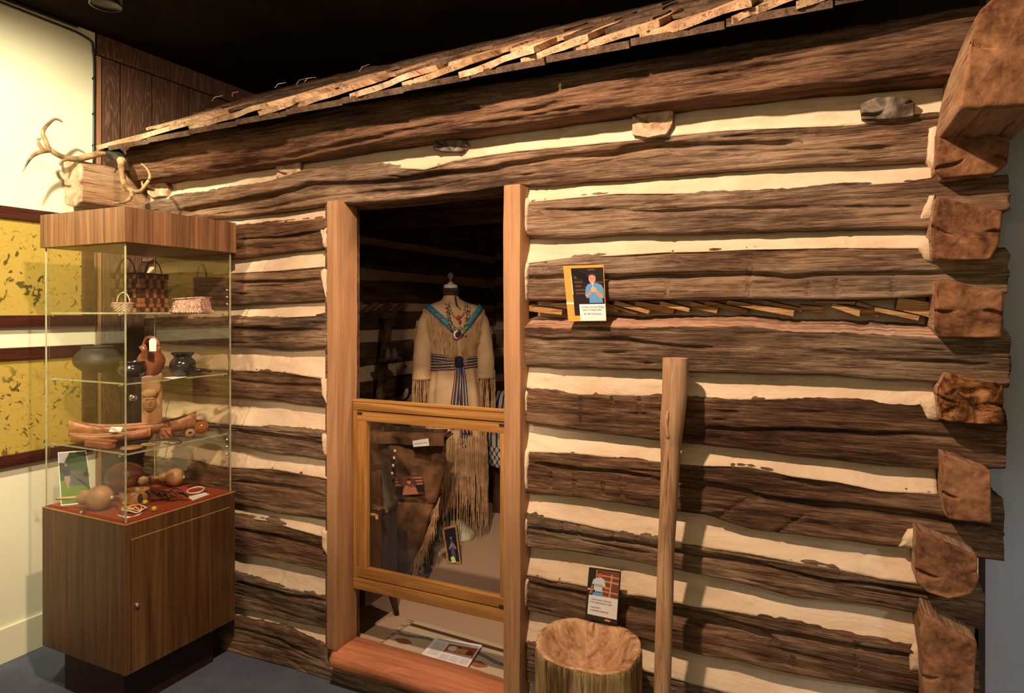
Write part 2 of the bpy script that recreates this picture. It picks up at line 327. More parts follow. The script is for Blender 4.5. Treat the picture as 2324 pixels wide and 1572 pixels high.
# ================================================================== LOG CABIN
cabin = thing('log_cabin', (0, 0, 0), 'log cabin with pale chinking and split shingle eave, open doorway', 'cabin')
seedc = [0]
def log(top, bot, x0, x1, cracks=(), cuts=(), y=0.0, depth=.16, rt=.022, rb=.012, mat=None, rise=0, amp=1.0, dx=.0075, nv=58, name='log', endpad=0):
    """hewn log along x: top / bot are outlines (x,z arrays) on its face plane"""
    seedc[0] += 1; sd = seedc[0]*31
    nu = max(12, int((x1-x0)/dx)); X = np.linspace(x0, x1, nu)
    tx, tz = top; bx, bz = bot
    zt_ = np.interp(X, tx, tz)+.004*fbm(X*9, X*0, sd, 4)+.0035*fbm(X*60, X*0, sd+5, 2)
    zb_ = np.interp(X, bx, bz)+.004*fbm(X*7, X*0, sd+9, 4)
    h = zt_-zb_
    # profile param: back-bottom -> face -> back-top
    nb = 6; nf = nv-2*nb
    U = []
    s = np.linspace(0, 1, nf)
    s = s+.012*np.sin(2*PI*s)*0
    Y = np.zeros((nu, nv)); Z = np.zeros((nu, nv))
    bk = np.linspace(1, 0, nb, endpoint=False)
    Zf = zb_[:, None]+h[:, None]*s[None, :]
    db = (Zf-zb_[:, None]); dt = (zt_[:, None]-Zf)
    Yf = np.where(db < rb, (rb-np.sqrt(np.maximum(rb**2-(rb-db)**2, 0))), 0)+np.where(dt < rt, (rt-np.sqrt(np.maximum(rt**2-(rt-dt)**2, 0))), 0)
    XX = X[:, None]
    d = .016*fbm(XX*1.6, Zf*4, sd+1, 3)+.007*fbm(XX*3, Zf*30, sd+2, 4)+.0045*fbm(XX*7, Zf*95, sd+3, 3)
    d = d*amp
    def groove(path, depth_, wd):
        px_, pz_ = path; ok = (X > px_[0])*(X < px_[-1]); zc = np.interp(X, px_, pz_)+.005*fbm(X*8, X*0, sd+int(wd*9999), 3)
        tp = np.clip(np.minimum(X-px_[0], px_[-1]-X)/.06, 0, 1)*ok*(.75+.5*fbm(X*5, X*0+3, sd+40, 2))
        return depth_*tp[:, None]*np.exp(-((Zf-zc[:, None])/(wd*(.6+.9*tp[:, None])))**2*1.0)
    for c in cracks:
        d = d-groove(c[0], c[1], c[2])
    rn = random.Random(sd)
    for _ in range(int((x1-x0)*9)):       # short checks
        a = rn.uniform(x0, x1); L = rn.uniform(.05, .3); f_ = rn.uniform(.1, .92); zc = np.interp(a, X, zb_)+f_*np.interp(a, X, h)
        px_ = np.array([a, a+L]); pz_ = np.array([zc, zc+(np.interp(a+L, tx, tz)-np.interp(a, tx, tz))])
        d = d-groove((px_, pz_), rn.uniform(.004, .012), .0028)
    for (cx_, z0_, z1_, sl) in cuts:      # axe cuts across the grain
        xc = cx_+(Zf-z0_)*sl; inn = 1/(1+np.exp(-(Zf-z0_)/.003))*1/(1+np.exp((Zf-z1_)/.003))
        d = d-.008*inn*np.exp(-((XX-xc)/.006)**2)
    Yf = Yf-d+y
    Y[:, nb:nb+nf] = Yf; Z[:, nb:nb+nf] = Zf
    Y[:, :nb] = Yf[:, :1]+(depth-Yf[:, :1]+y)*bk[None, :]; Z[:, :nb] = Zf[:, :1]+.004*fbm(XX*6, bk[None, :]*3, sd+6, 2)*(bk[None, :] < 1)
    fk = bk[::-1]; Y[:, nb+nf:] = Yf[:, -1:]+(depth-Yf[:, -1:]+y)*fk[None, :]; Z[:, nb+nf:] = Zf[:, -1:]+rise*np.sqrt(fk)[None, :]+.008*fbm(XX*6, fk[None, :]*5, sd+7, 3)*(fk[None, :] < .99)
    Xo = np.repeat(X[:, None], nv, 1).copy(); ej = .006*fbm(Z*45, Y*20, sd+8, 3); Xo[0] += ej[0]; Xo[-1] += ej[-1]
    V = np.stack([Xo, Y, Z], -1).reshape(-1, 3)
    fc = grid_faces(nu, nv, wrap_v=True)
    n0 = len(V); V = np.vstack([V, V[:nv].mean(0)[None], V[-nv:].mean(0)[None]])
    fc += [[n0, k, (k+1) % nv] for k in range(nv)]+[[n0+1, (nu-1)*nv+(k+1) % nv, (nu-1)*nv+k] for k in range(nv)]
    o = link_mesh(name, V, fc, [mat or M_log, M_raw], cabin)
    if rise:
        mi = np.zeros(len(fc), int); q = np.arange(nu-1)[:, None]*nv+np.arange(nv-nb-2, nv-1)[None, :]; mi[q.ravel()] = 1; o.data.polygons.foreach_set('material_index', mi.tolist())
    return o
def xz(pts, y=0): return PZ(pts, y)
def crk(pts, depth_=.02, wd=.0045, y=0): return (PZ(pts, y), depth_, wd)
def cut(px, p0, p1, sl=0): a = P(px, p0, 1, 0); b = P(px, p1, 1, 0); return (a[0], b[2], a[2], sl)
xl = -2.955; xL1 = P(744, 700, 1, 0)[0]; xR0 = P(1188, 700, 1, 0)[0]; xR1 = P(2290, 700, 1, 0)[0]
def ext(arr, x, flat=True): return arr
# --- right of the door: (top, bottom, cracks, cuts)
R2t = xz([(1195, 452), (1300, 441), (1400, 431), (1600, 430), (1700, 428), (1800, 423), (1900, 414), (2000, 408), (2115, 400), (2290, 394)])
R2b = xz([(1195, 537), (1300, 537), (1400, 530), (1600, 528), (1800, 522), (2000, 516), (2115, 515), (2290, 478)])
R3t = xz([(1195, 590), (1300, 576), (1400, 571), (1500, 564), (1600, 562), (1700, 557), (1900, 553), (2115, 553), (2290, 560)])
R3b = xz([(1195, 682), (1400, 681), (1700, 679), (1900, 681), (2115, 672), (2290, 664)])
R4t = xz([(1180, 741), (1500, 740), (1700, 737), (1800, 749), (1900, 752), (2115, 765), (2290, 768)], -.01)
R4b = xz([(1195, 830), (1300, 835), (1500, 841), (1600, 846), (1800, 851), (1900, 855), (2000, 863), (2115, 868), (2290, 882)], -.01)
R5t = xz([(1195, 873), (1300, 888), (1400, 890), (1500, 893), (1600, 898), (1800, 897), (1900, 902), (2000, 909), (2090, 915), (2290, 930)])
R5b = xz([(1195, 962), (1300, 975), (1400, 988), (1500, 1000), (1600, 1010), (1700, 1022), (1800, 1036), (1900, 1046), (2000, 1058), (2115, 1065), (2290, 1066)])
R6t = xz([(1195, 1018), (1300, 1022), (1400, 1032), (1500, 1041), (1600, 1048), (1700, 1052), (1800, 1072), (1900, 1084), (2000, 1105), (2115, 1112), (2290, 1140)])
R6b = xz([(1195, 1120), (1300, 1129), (1400, 1142), (1500, 1158), (1600, 1170), (1700, 1204), (1800, 1217), (1900, 1230), (2000, 1243), (2080, 1250), (2290, 1278)])
R7t = xz([(1195, 1160), (1300, 1178), (1400, 1200), (1500, 1215), (1600, 1235), (1700, 1247), (1800, 1268), (1900, 1285), (2000, 1305), (2080, 1315), (2240, 1338)])
R7b = xz([(1195, 1242), (1300, 1255), (1400, 1270), (1500, 1288), (1600, 1308), (1700, 1332), (1800, 1360), (1900, 1370), (2000, 1380), (2090, 1395), (2240, 1430)])
R8t = xz([(1192, 1298), (1292, 1315), (1412, 1340), (1494, 1350), (1580, 1368), (1682, 1383), (1783, 1403), (1885, 1429), (1961, 1441), (2095, 1465), (2240, 1490)])
R8b = xz([(1192, 1387), (1255, 1402), (1400, 1440), (1494, 1464), (1580, 1486), (1682, 1505), (1783, 1528), (1885, 1545), (1961, 1558), (2095, 1580), (2240, 1600)])
R9t = xz([(1192, 1452), (1300, 1475), (1460, 1512), (1580, 1546), (1700, 1578), (1900, 1620), (2095, 1650), (2240, 1680)])
R9b = xz([(1192, 1552), (1460, 1620), (1700, 1690), (2095, 1790), (2240, 1830)])
C3 = xz([(1180, 631), (1270, 628), (1400, 630), (1580, 625), (1700, 621), (1800, 627), (1900, 622), (2100, 618), (2290, 615)])
log(R2t, R2b, xR0+.01, xR1, [crk([(1200, 476), (1350, 476), (1500, 478), (1660, 474), (1850, 468), (2115, 466)], .022), crk([(1940, 492), (2100, 486)], .012)])
log(R3t, R3b, xR0+.02, xR1, [(C3, .045, .006)], [cut(1237, 588, 622), cut(1515, 632, 672), cut(1700, 600, 675), cut(1835, 628, 672), cut(1900, 628, 672), cut(2028, 625, 672)])
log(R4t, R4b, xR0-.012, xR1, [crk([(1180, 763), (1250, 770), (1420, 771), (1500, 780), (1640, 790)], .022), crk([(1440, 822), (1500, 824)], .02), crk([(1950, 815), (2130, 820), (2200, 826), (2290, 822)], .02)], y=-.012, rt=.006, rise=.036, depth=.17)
log(R5t, R5b, xR0+.012, xR1-.003, [crk([(1403, 939), (1498, 944)], .015), crk([(1580, 969), (1675, 976), (1771, 974), (1898, 979), (1980, 988), (2071, 984), (2280, 1003)], .028)], [cut(1317, 895, 960), cut(1387, 893, 925), cut(1450, 893, 935)], mat=M_logr)
log(R6t, R6b, xR0+.012, xR1-.008, [crk([(1196, 1052), (1307, 1065), (1402, 1071), (1498, 1086)], .026), crk([(1470, 1089), (1580, 1098), (1691, 1119), (1739, 1133), (1866, 1148), (1980, 1157), (2071, 1171), (2270, 1203)], .04, .006)], [cut(1248, 1072, 1108), cut(1302, 1072, 1118), cut(1368, 1080, 1122), cut(1412, 1080, 1132), cut(1620, 1120, 1180, 1.2), cut(1760, 1160, 1210, 1.2)], mat=M_logr)
log(R7t, R7b, xR0+.012, P(2232, 700, 1, 0)[0], [crk([(1185, 1197), (1307, 1214), (1466, 1237), (1530, 1252), (1580, 1261), (1707, 1280), (1809, 1304), (1868, 1321), (1980, 1327), (2200, 1365)], .03, .005)], [cut(1232, 1180, 1203), cut(1275, 1180, 1210), cut(1312, 1190, 1218), cut(1390, 1200, 1232), cut(1445, 1210, 1240)])
log(R8t, R8b, xR0+.012, P(2225, 700, 1, 0)[0], [crk([(1192, 1322), (1300, 1345), (1412, 1368)], .02), crk([(1395, 1368), (1494, 1388), (1580, 1412), (1680, 1430), (1770, 1458)], .07, .015), crk([(1700, 1425), (1885, 1458), (2090, 1490)], .025)], [cut(1945, 1445, 1530), cut(1800, 1480, 1510)], mat=M_logr)
log(R9t, R9b, xR0+.012, P(2225, 700, 1, 0)[0], [crk([(1200, 1490), (1400, 1545)], .03)])
# --- left of the door
xe = -3.0
Ls = [([(528, 509), (600, 501), (738, 488)], [(528, 585), (620, 576), (739, 562)], [(528, 545), (640, 538), (738, 523)]),
      ([(524, 614), (631, 608), (739, 598)], [(528, 692), (631, 688), (741, 682)], [(524, 641), (640, 640), (738, 630)]),
      ([(520, 717), (650, 714), (739, 709)], [(520, 785), (631, 793), (741, 789)], [(520, 744), (600, 748), (735, 750)]),
      ([(520, 835), (631, 837), (739, 854)], [(520, 904), (631, 911), (739, 925)], [(520, 862), (630, 874), (739, 877)]),
      ([(523, 958), (619, 964), (737, 977)], [(523, 1007), (619, 1028), (741, 1041)], [(523, 978), (640, 990), (737, 1004)]),
      ([(523, 1056), (619, 1058), (741, 1079)], [(529, 1144), (619, 1165), (743, 1182)], [(523, 1092), (640, 1105), (741, 1127)]),
      ([(529, 1165), (619, 1178), (741, 1216)], [(529, 1255), (619, 1272), (743, 1302)], [(529, 1200), (640, 1222), (743, 1250)]),
      ([(529, 1293), (619, 1323), (743, 1349)], [(529, 1379), (619, 1400), (743, 1428)], [(529, 1320), (650, 1350), (743, 1365)])]
LT = []
for i, (a, b, c) in enumerate(Ls):
    A = xz(a); B = xz(b); LT.append((A, B))
    log(A, B, -2.96, xL1-.004+(-.006 if i % 2 else 0), [(xz(c), .03, .005)], mat=M_logb if i in (0, 3) else M_logr if i in (1, 5, 6) else M_log)
# --- long logs
R1t = xz([(300, 474), (360, 448), (394, 439), (500, 424), (613, 407), (695, 380), (845, 366), (960, 372), (1030, 352), (1100, 340), (1200, 327), (1272, 320), (1427, 305), (1530, 293), (1660, 280), (1943, 267), (2100, 245), (2290, 250)])
R1b = xz([(300, 500), (428, 497), (528, 491), (620, 480), (738, 463), (802, 463), (950, 447), (1147, 420), (1242, 417), (1320, 408), (1487, 398), (1745, 379), (2100, 361), (2290, 350)])
log(R1t, R1b, xl, xR1, [crk([(400, 480), (501, 462), (620, 440), (708, 417), (845, 413), (996, 391), (1100, 383), (1242, 357), (1393, 344), (1466, 331), (1616, 323), (1831, 323)], .05, .007), crk([(1600, 311), (1800, 300), (1900, 306)], .02), crk([(1500, 345), (1900, 338), (2050, 330)], .015), crk([(560, 478), (760, 445), (1000, 420)], .018)], amp=1.2, nv=70)
EVt = xz([(286, 327), (630, 258), (845, 215), (1200, 166), (1530, 108), (1745, 71), (2100, 17), (2300, -10)], -.10)
EVb = xz([(330, 407), (624, 361), (824, 329), (1060, 293), (1315, 258), (1530, 230), (1745, 202), (2100, 168), (2300, 150)], -.10)
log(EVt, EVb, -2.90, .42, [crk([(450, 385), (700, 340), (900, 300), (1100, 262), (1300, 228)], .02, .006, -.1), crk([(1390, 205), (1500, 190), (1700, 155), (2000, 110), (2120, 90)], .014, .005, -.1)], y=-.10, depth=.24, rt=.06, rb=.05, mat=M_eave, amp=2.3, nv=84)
BTt = xz([(430, 1385), (529, 1398), (583, 1408), (645, 1421), (705, 1449), (741, 1466), (752, 1500), (1150, 1615), (1400, 1660), (2200, 1850)])
BTb = (np.array([-3.1, .5]), np.array([-.005, .0]))
log(BTt, BTb, -2.96, .40, [crk([(529, 1420), (640, 1446), (741, 1500)], .02), crk([(760, 1520), (1000, 1590)], .02)], y=-.012, amp=1.3, rt=.03, depth=.095)
# --- chinking
def chink(tz, bz, x0, x1, y_top=.060, y_bot=.002, over=.012):
    """strip from top of the lower log (tz) up to the bottom of the upper log (bz)"""
    seedc[0] += 1; sd = seedc[0]*13; nu = max(8, int((x1-x0)/.009)); nv = 16
    X = np.linspace(x0, x1, nu); zl = np.interp(X, *tz)-over; zu = np.interp(X, *bz)+over; s = np.linspace(0, 1, nv)[None, :]
    Z = zl[:, None]+(zu-zl)[:, None]*s; Xg = np.repeat(X[:, None], nv, 1)
    Y = y_bot+(y_top-y_bot)*s+.012*fbm(Xg*5, Z*14, sd, 3)+.003*fbm(Xg*30, Z*40, sd+3, 2)
    for _ in range(int((x1-x0)/.45)+1):
        xc = random.uniform(x0, x1); Y = Y+.005*np.exp(-((Xg-xc-.012*fbm(Z*30, Z*0, sd+9, 2))/.004)**2)
    V = np.stack([Xg, Y, Z], -1).reshape(-1, 3); f1 = grid_faces(nu, nv)
    V2 = V.copy(); V2[:, 1] = .14; n = len(V); f = f1+[[i+n for i in q[::-1]] for q in f1]
    for i in range(nu-1):
        a, b = i*nv, (i+1)*nv; f.append([a, a+n, b+n, b]); f.append([a+nv-1, b+nv-1, b+nv-1+n, a+nv-1+n])
    for j in range(nv-1):
        f.append([j, j+1, j+1+n, j+n]); e = (nu-1)*nv+j; f.append([e, e+n, e+1+n, e+1])
    return link_mesh('chinking', np.vstack([V, V2]), f, M_chink, cabin)
xr = P(2130, 700, 1, 0)[0]
chink(R1t, EVb, xl, xr+.04, .03, .004, .02)
chink(R2t, R1b, xR0-.012, xr); chink(R3t, R2b, xR0-.012, xr); chink(R5t, R4b, xR0-.012, xr, .04)
chink(R6t, R5b, xR0-.012, xr); chink(R7t, R6b, xR0-.012, xr); chink(R8t, R7b, xR0-.012, xr); chink(R9t, R8b, xR0-.012, xr)
chink(xz([(1180, 1640), (2240, 1850)]), R9b, xR0-.012, xr)
chink(LT[0][0], R1b, xl, xL1-.002)
for i in range(7): chink(LT[i+1][0], LT[i][1], xl, xL1-.002)
chink(BTt, LT[7][1], xl, xL1-.002)
# mortar daubs beside the door post and where logs stop short at the corner
def daub(pts, y, ext_=.05, name='mortar_daub'):
    seedc[0] += 1; q = np.array([P(a, b, 1, y) for a, b in pts]); c = q.mean(0); n = 40
    per = np.vstack([q, q[:1]]); L = np.r_[0, np.cumsum(np.linalg.norm(np.diff(per, axis=0), axis=1))]
    s = np.linspace(0, L[-1], n, endpoint=False); R_ = np.stack([np.interp(s, L, per[:, k]) for k in range(3)], 1)
    R_ = c+(R_-c)*(1+.25*fbm(s*60, s*0, seedc[0], 3))[:, None]
    V = []
    for sc, dy in ((1.0, ext_), (1.0, .004), (.9, -.004), (.55, -.009), (.2, -.010)):
        r = c+(R_-c)*sc; r[:, 1] += dy+.003*fbm(r[:, 0]*30, r[:, 2]*30, seedc[0]+3, 2); V.append(r)
    V.append(c[None]+np.array([[0, -.010, 0]])); V = np.vstack(V)
    f = grid_faces(5, n, wrap_v=True)+[[5*n, 4*n+k, 4*n+(k+1) % n] for k in range(n)]
    o = link_mesh(name, V, f, M_chink, cabin); bm = bmesh.new(); bm.from_mesh(o.data); bmesh.ops.recalc_face_normals(bm, faces=bm.faces); bm.to_mesh(o.data); bm.free(); return o
for pts in ([(1186, 440), (1202, 455), (1196, 530), (1184, 535)], [(1184, 590), (1200, 600), (1194, 680), (1184, 680)], [(1183, 870), (1198, 885), (1194, 950), (1183, 945)],
            [(1183, 1015), (1200, 1025), (1196, 1110), (1183, 1110)], [(1183, 1165), (1197, 1180), (1196, 1240), (1183, 1240)], [(1184, 1300), (1199, 1315), (1194, 1380), (1184, 1380)],
            [(2095, 540), (2118, 535), (2118, 592), (2100, 590), (2080, 560)], [(2085, 905), (2128, 895), (2132, 955), (2105, 950), (2090, 925)],
            [(2060, 1200), (2084, 1195), (2078, 1250), (2040, 1240)], [(2060, 1475), (2098, 1450), (2095, 1530), (2066, 1520)], [(2108, 290), (2126, 290), (2124, 380), (2104, 360)],
            [(728, 520), (742, 515), (741, 560), (735, 560)], [(728, 610), (742, 605), (741, 680), (736, 660)], [(730, 860), (742, 858), (741, 915), (732, 900)],
            [(732, 985), (743, 985), (742, 1035), (735, 1030)], [(730, 1200), (744, 1205), (744, 1260), (734, 1250)], [(2108, 445), (2122, 440), (2122, 500), (2085, 500)]):
    daub(pts, -.001)
# open joint with split wedges
slab('joint_backing', (xR0, .125, P(1200, 725, 1, .12)[2]-.05), (xr, .15, P(1200, 672, 1, .12)[2]+.03), M_chink, cabin)
def cv(off, s, pts): return [(off[0]+a/s, off[1]+b/s) for a, b in pts]
k = 3.145; W1 = (1180, 400); W2 = (1580, 400); W3 = (1880, 400)
sl = [cv(W1, k, q) for q in ([(50, 925), (300, 955), (298, 992), (60, 965)], [(220, 903), (340, 905), (345, 952), (225, 930)], [(600, 902), (692, 930), (692, 975), (610, 960)],
      [(680, 890), (925, 960), (915, 985), (668, 918)], [(665, 925), (840, 975), (830, 988), (680, 945)], [(825, 893), (1100, 940), (1092, 985), (820, 930)], [(1000, 893), (1212, 945), (1205, 970), (1000, 925)])]
sl += [cv(W2, k, q) for q in ([(-40, 898), (155, 945), (145, 980), (-30, 945)], [(60, 888), (370, 955), (360, 985), (60, 918)], [(225, 888), (700, 960), (692, 1002), (215, 915)], [(480, 888), (755, 945), (750, 965), (480, 915)],
      [(740, 920), (905, 935), (905, 980), (740, 948)], [(975, 910), (1170, 960), (1165, 1005), (965, 935)], [(850, 890), (1140, 898), (1130, 917), (850, 905)])]
sl += [cv(W3, k, q) for q in ([(205, 898), (345, 940), (340, 965), (195, 922)], [(330, 935), (652, 1000), (640, 1032), (330, 965)], [(500, 868), (765, 908), (730, 1010), (480, 950)], [(40, 908), (365, 968), (355, 1005), (30, 940)])]
for i, q in enumerate(sl):
    y0 = .03+.025*((i*7) % 3)/2; b = MB(); b.prism([P(a, c-1, 1, y0) for a, c in q], (0, .05, .004)); o = b.build('wedge', M_slat, cabin)
# crossing log ends at the right corner
def end_log(pts, y, back=.10, mat=None, name='log_end', rough=1.0, ym=None, mside=None):
    seedc[0] += 1; sd = seedc[0]; q = np.array([P(a, b, 1, y) for a, b in pts]); c = q.mean(0); n = 168
    per = np.vstack([q, q[:1]]); L = np.r_[0, np.cumsum(np.linalg.norm(np.diff(per, axis=0), axis=1))]; s = np.linspace(0, L[-1], n, endpoint=False)
    R_ = np.stack([np.interp(s, L, per[:, k_]) for k_ in range(3)], 1)
    for _ in range(1): R_ = (R_+np.roll(R_, 1, 0)+np.roll(R_, -1, 0))/3
    R_ = c+(R_-c)*(1+.02*rough*fbm(s*30, s*0, sd, 3))[:, None]; V = []; ks = []
    ny = 10
    for j in range(ny): yy = back+(y+.012-back)*j/(ny-1); r = R_.copy(); r[:, 1] = yy; r = r+(R_-c)*np.array([1, 0, 1])*(.05*rough*fbm(s[:, None]*26, np.full((n, 1), yy*4.), sd+2, 3)); V.append(r)
    crk_ = [random.Random(sd).uniform(2.7, 3.6), random.Random(sd+1).uniform(-.3, .3)]
    for sc, dy in ((.992, .004), (.965, .0), (.92, 0), (.85, 0), (.78, 0), (.7, 0), (.61, 0), (.52, 0), (.43, 0), (.35, 0), (.26, 0), (.18, 0)):
        r = c+(R_-c)*sc; r[:, 1] = y+dy+(.010*rough*fbm(r[:, 0]*22, r[:, 2]*22, sd+5, 4)*min(1, (1-sc)*8) if sc < .95 else 0)
        for q_, ca_ in enumerate(crk_):
            dx_ = r[:, 0]-c[0]; dz_ = r[:, 2]-c[2]; perp = -dx_*math.sin(ca_)+dz_*math.cos(ca_)+.006*np.sin(dx_*60+q_); al = dx_*math.cos(ca_)+dz_*math.sin(ca_); R__ = np.abs(q-c).max()
            r[:, 1] += (.020 if R__ > .062 else .004)*np.exp(-(perp/.0035)**2)*np.clip((al-R__*(.15+.35*q_))/.02, 0, 1)
        V.append(r)
    m_ = len(V); V.append(c[None]); V = np.vstack(V); f = grid_faces(m_, n, wrap_v=True)+[[m_*n, (m_-1)*n+(k_+1) % n, (m_-1)*n+k_] for k_ in range(n)]
    o = link_mesh(name, V, f, [mat or M_end, mside or M_beam], cabin)
    mi = [1]*(n*(ny-1))+[0]*(len(f)-n*(ny-1)); o.data.polygons.foreach_set('material_index', mi)
    bm = bmesh.new(); bm.from_mesh(o.data); bmesh.ops.recalc_face_normals(bm, faces=bm.faces); bm.to_mesh(o.data); bm.free()
    return o
end_log([(2223, 26), (2275, -25), (2400, -60), (2450, 120), (2400, 232), (2177, 246), (2182, 200), (2196, 121)], -.327, .16, M_end, 'plate_end', 1.2)
end_log([(2129, 300), (2186, 288), (2294, 313), (2288, 372), (2256, 394), (2142, 404), (2123, 388)], -.06, .2)
end_log([(2126, 445), (2277, 478), (2269, 553), (2246, 589), (2126, 591), (2117, 578), (2115, 508)], -.07, .2)
end_log([(2123, 635), (2153, 635), (2280, 659), (2277, 766), (2134, 766), (2123, 747)], -.06, .2)
end_log([(2150, 844), (2277, 874), (2277, 965), (2160, 960), (2134, 950), (2128, 884)], -.06, .2, M_endr, rough=2)
end_log([(2138, 1027), (2249, 1068), (2252, 1186), (2242, 1190), (2153, 1179), (2141, 1138)], -.06, .2)
end_log([(2081, 1201), (2219, 1264), (2221, 1322), (2204, 1349), (2153, 1359), (2106, 1345), (2079, 1322)], -.08, .2)
end_log([(2099, 1392), (2219, 1462), (2208, 1600), (2195, 1660), (2099, 1640), (2087, 1427)], -.10, .2)
end_log([(2095, 1700), (2205, 1720), (2200, 1830), (2095, 1830)], -.10, .2)
# joist ends in the top chinking
end_log([(334, 418), (350, 410), (372, 411), (378, 425), (374, 445), (345, 448), (333, 438)], -.012, .1, M_endp, 'joist_end')
end_log([(626, 362), (680, 358), (681, 400), (690, 412), (640, 414), (627, 400)], .0, .1, M_endp, 'joist_end')
end_log([(983, 326), (1000, 316), (1050, 317), (1058, 330), (1050, 344), (1000, 343), (982, 338)], -.014, .1, M_endg, 'joist_end', 2)
end_log([(1434, 248), (1500, 241), (1527, 246), (1526, 280), (1512, 305), (1470, 312), (1434, 306)], -.016, .1, M_endp, 'joist_end')
end_log([(1954, 235), (1985, 220), (2055, 217), (2076, 230), (2074, 262), (2040, 270), (1956, 270)], -.02, .1, M_endg, 'joist_end')
# left plate beam that juts out under the antlers
o = end_log([(143, 366), (176, 363), (183, 376), (181, 456), (168, 471), (147, 464)], -.29, .05, M_endp, 'plate_end', .5)
# other cabin faces: left and back walls (seen through the doorway)
def wall_log(a, b, z0, z1, nrm, mat, name='log'):
    a = np.array(a, float); b = np.array(b, float); seedc[0] += 1; sd = seedc[0]; Ln = np.linalg.norm(b-a); nu = int(Ln/.03); nv = 18
    t_ = np.linspace(0, 1, nu)[:, None]; s_ = np.linspace(0, 1, nv)[None, :]; d = .02*fbm(t_*Ln*2, s_*2, sd, 3)+.01*fbm(t_*Ln*4, s_*8, sd+2, 3)
    zz = z0+(z1-z0)*s_+.015*fbm(t_*Ln*1.5, s_*0, sd+4, 3); bul = .02*np.sin(PI*s_)**.5
    B = a[None, None]+(b-a)[None, None]*t_[..., None]; V = B+np.array(nrm)[None, None]*(bul+d)[..., None]; V[..., 2] = zz
    V = V.reshape(-1, 3); V2 = V-np.array(nrm)*.12; n = len(V); f1 = grid_faces(nu, nv); f = f1+[[i+n for i in q[::-1]] for q in f1]
    for i in range(nu-1):
        p, q = i*nv, (i+1)*nv; f.append([p, p+n, q+n, q]); f.append([p+nv-1, q+nv-1, q+nv-1+n, p+nv-1+n])
    return link_mesh(name, np.vstack([V, V2]), f, mat, cabin)
IX = -2.80; BY = 3.45
slab('interior_chinking', (IX-.13, .17, .1), (IX-.012, BY, 2.3), M_chink, cabin)
slab('interior_chinking', (IX-.13, BY+.02, .1), (.4, BY+.15, 2.3), M_chink, cabin)
slab('interior_chinking', (.30, .28, .1), (.42, BY, 2.3), M_chink, cabin)
zs = [(.12, .30), (.40, .55), (.66, .80), (.88, 1.03), (1.13, 1.29), (1.37, 1.50), (1.56, 1.72), (1.80, 1.96), (2.02, 2.2)]
for a, b in zs:
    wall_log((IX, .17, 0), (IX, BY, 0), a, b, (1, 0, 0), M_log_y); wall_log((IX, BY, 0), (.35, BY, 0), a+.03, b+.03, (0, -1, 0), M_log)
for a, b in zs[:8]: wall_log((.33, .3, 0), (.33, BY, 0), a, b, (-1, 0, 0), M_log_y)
for i in range(9):
    y_ = .5+i*.17; b = MB(); R = Matrix.Rotation(.35, 3, 'X'); b.box((IX+.02, y_, 1.53), (.03, .15, .028), R=R); b.build('wedge', M_slat, cabin)
slab('cabin_floor', (-2.95, .15, .0), (.4, BY, .1), M_tan, cabin)
for i in range(14):
    slab('ceiling_board', (-2.93+i*.24, -.02, 2.16), (-2.93+i*.24+.232, BY, 2.185), M_log_y, cabin)
for i in range(4): slab('ceiling_joist', (-2.9, .7+i*.8, 2.06), (.38, .8+i*.8, 2.16), M_log, cabin, .01)
# door posts
def post(x0, x1, y0, y1, z0, z1, name='door_post'):
    b = MB(); b.box(((x0+x1)/2, (y0+y1)/2, (z0+z1)/2), (x1-x0, y1-y0, z1-z0), bev=.006); o = b.build(name, M_post, cabin)
    bm = bmesh.new(); bm.from_mesh(o.data); es = [e for e in bm.edges if e.calc_length() > .3]; bmesh.ops.subdivide_edges(bm, edges=es, cuts=70, use_grid_fill=True)
    for v in bm.verts:
        n_ = float(fbm(np.array(v.co.z*3), np.array(v.co.x*9+v.co.y*7), 5, 4)); v.co.x += .006*n_; v.co.y += .005*float(fbm(np.array(v.co.z*4), np.array(3.+v.co.x*8), 9, 4))
    bm.to_mesh(o.data); bm.free(); return auto(o, 50)
zl_t = P(741, 456, 1, -.05)[2]; post(-1.776, -1.724, -.05, .075, .155, zl_t)
post(-.99, -.925, -.05, .03, .10, P(1160, 418, 1, -.05)[2])
slab('jamb_lining', (-1.83, .0, .1), (-1.775, .16, 1.96), M_logb, cabin, .01)
# sill
b = MB(); xs = np.linspace(-1.745, -.93, 60); nv = 26; V = []
for x in xs:
    for k_ in range(nv):
        a = 2*PI*k_/nv; ry = .088; rz = .036
        y_ = .012+ry*math.copysign(abs(math.cos(a))**.8, math.cos(a)); z_ = .124+rz*math.copysign(abs(math.sin(a))**.8, math.sin(a))
        n_ = float(fbm(np.array(x*3.), np.array(a), 77, 3)); V.append((x+(.012*n_), y_+.01*n_, z_+.006*n_))
V = np.array(V); f = grid_faces(60, nv, wrap_v=True); V = np.vstack([V, V[:nv].mean(0)[None], V[-nv:].mean(0)[None]]); n0 = 60*nv
f += [[n0, k_, (k_+1) % nv] for k_ in range(nv)]+[[n0+1, n0-nv+(k_+1) % nv, n0-nv+k_] for k_ in range(nv)]
tag(link_mesh('door_sill', V, f, M_sill, cabin), 'terracotta red door sill')
slab('threshold_board', (-1.83, .04, .02), (-.9, .155, .101), M_tan, cabin)
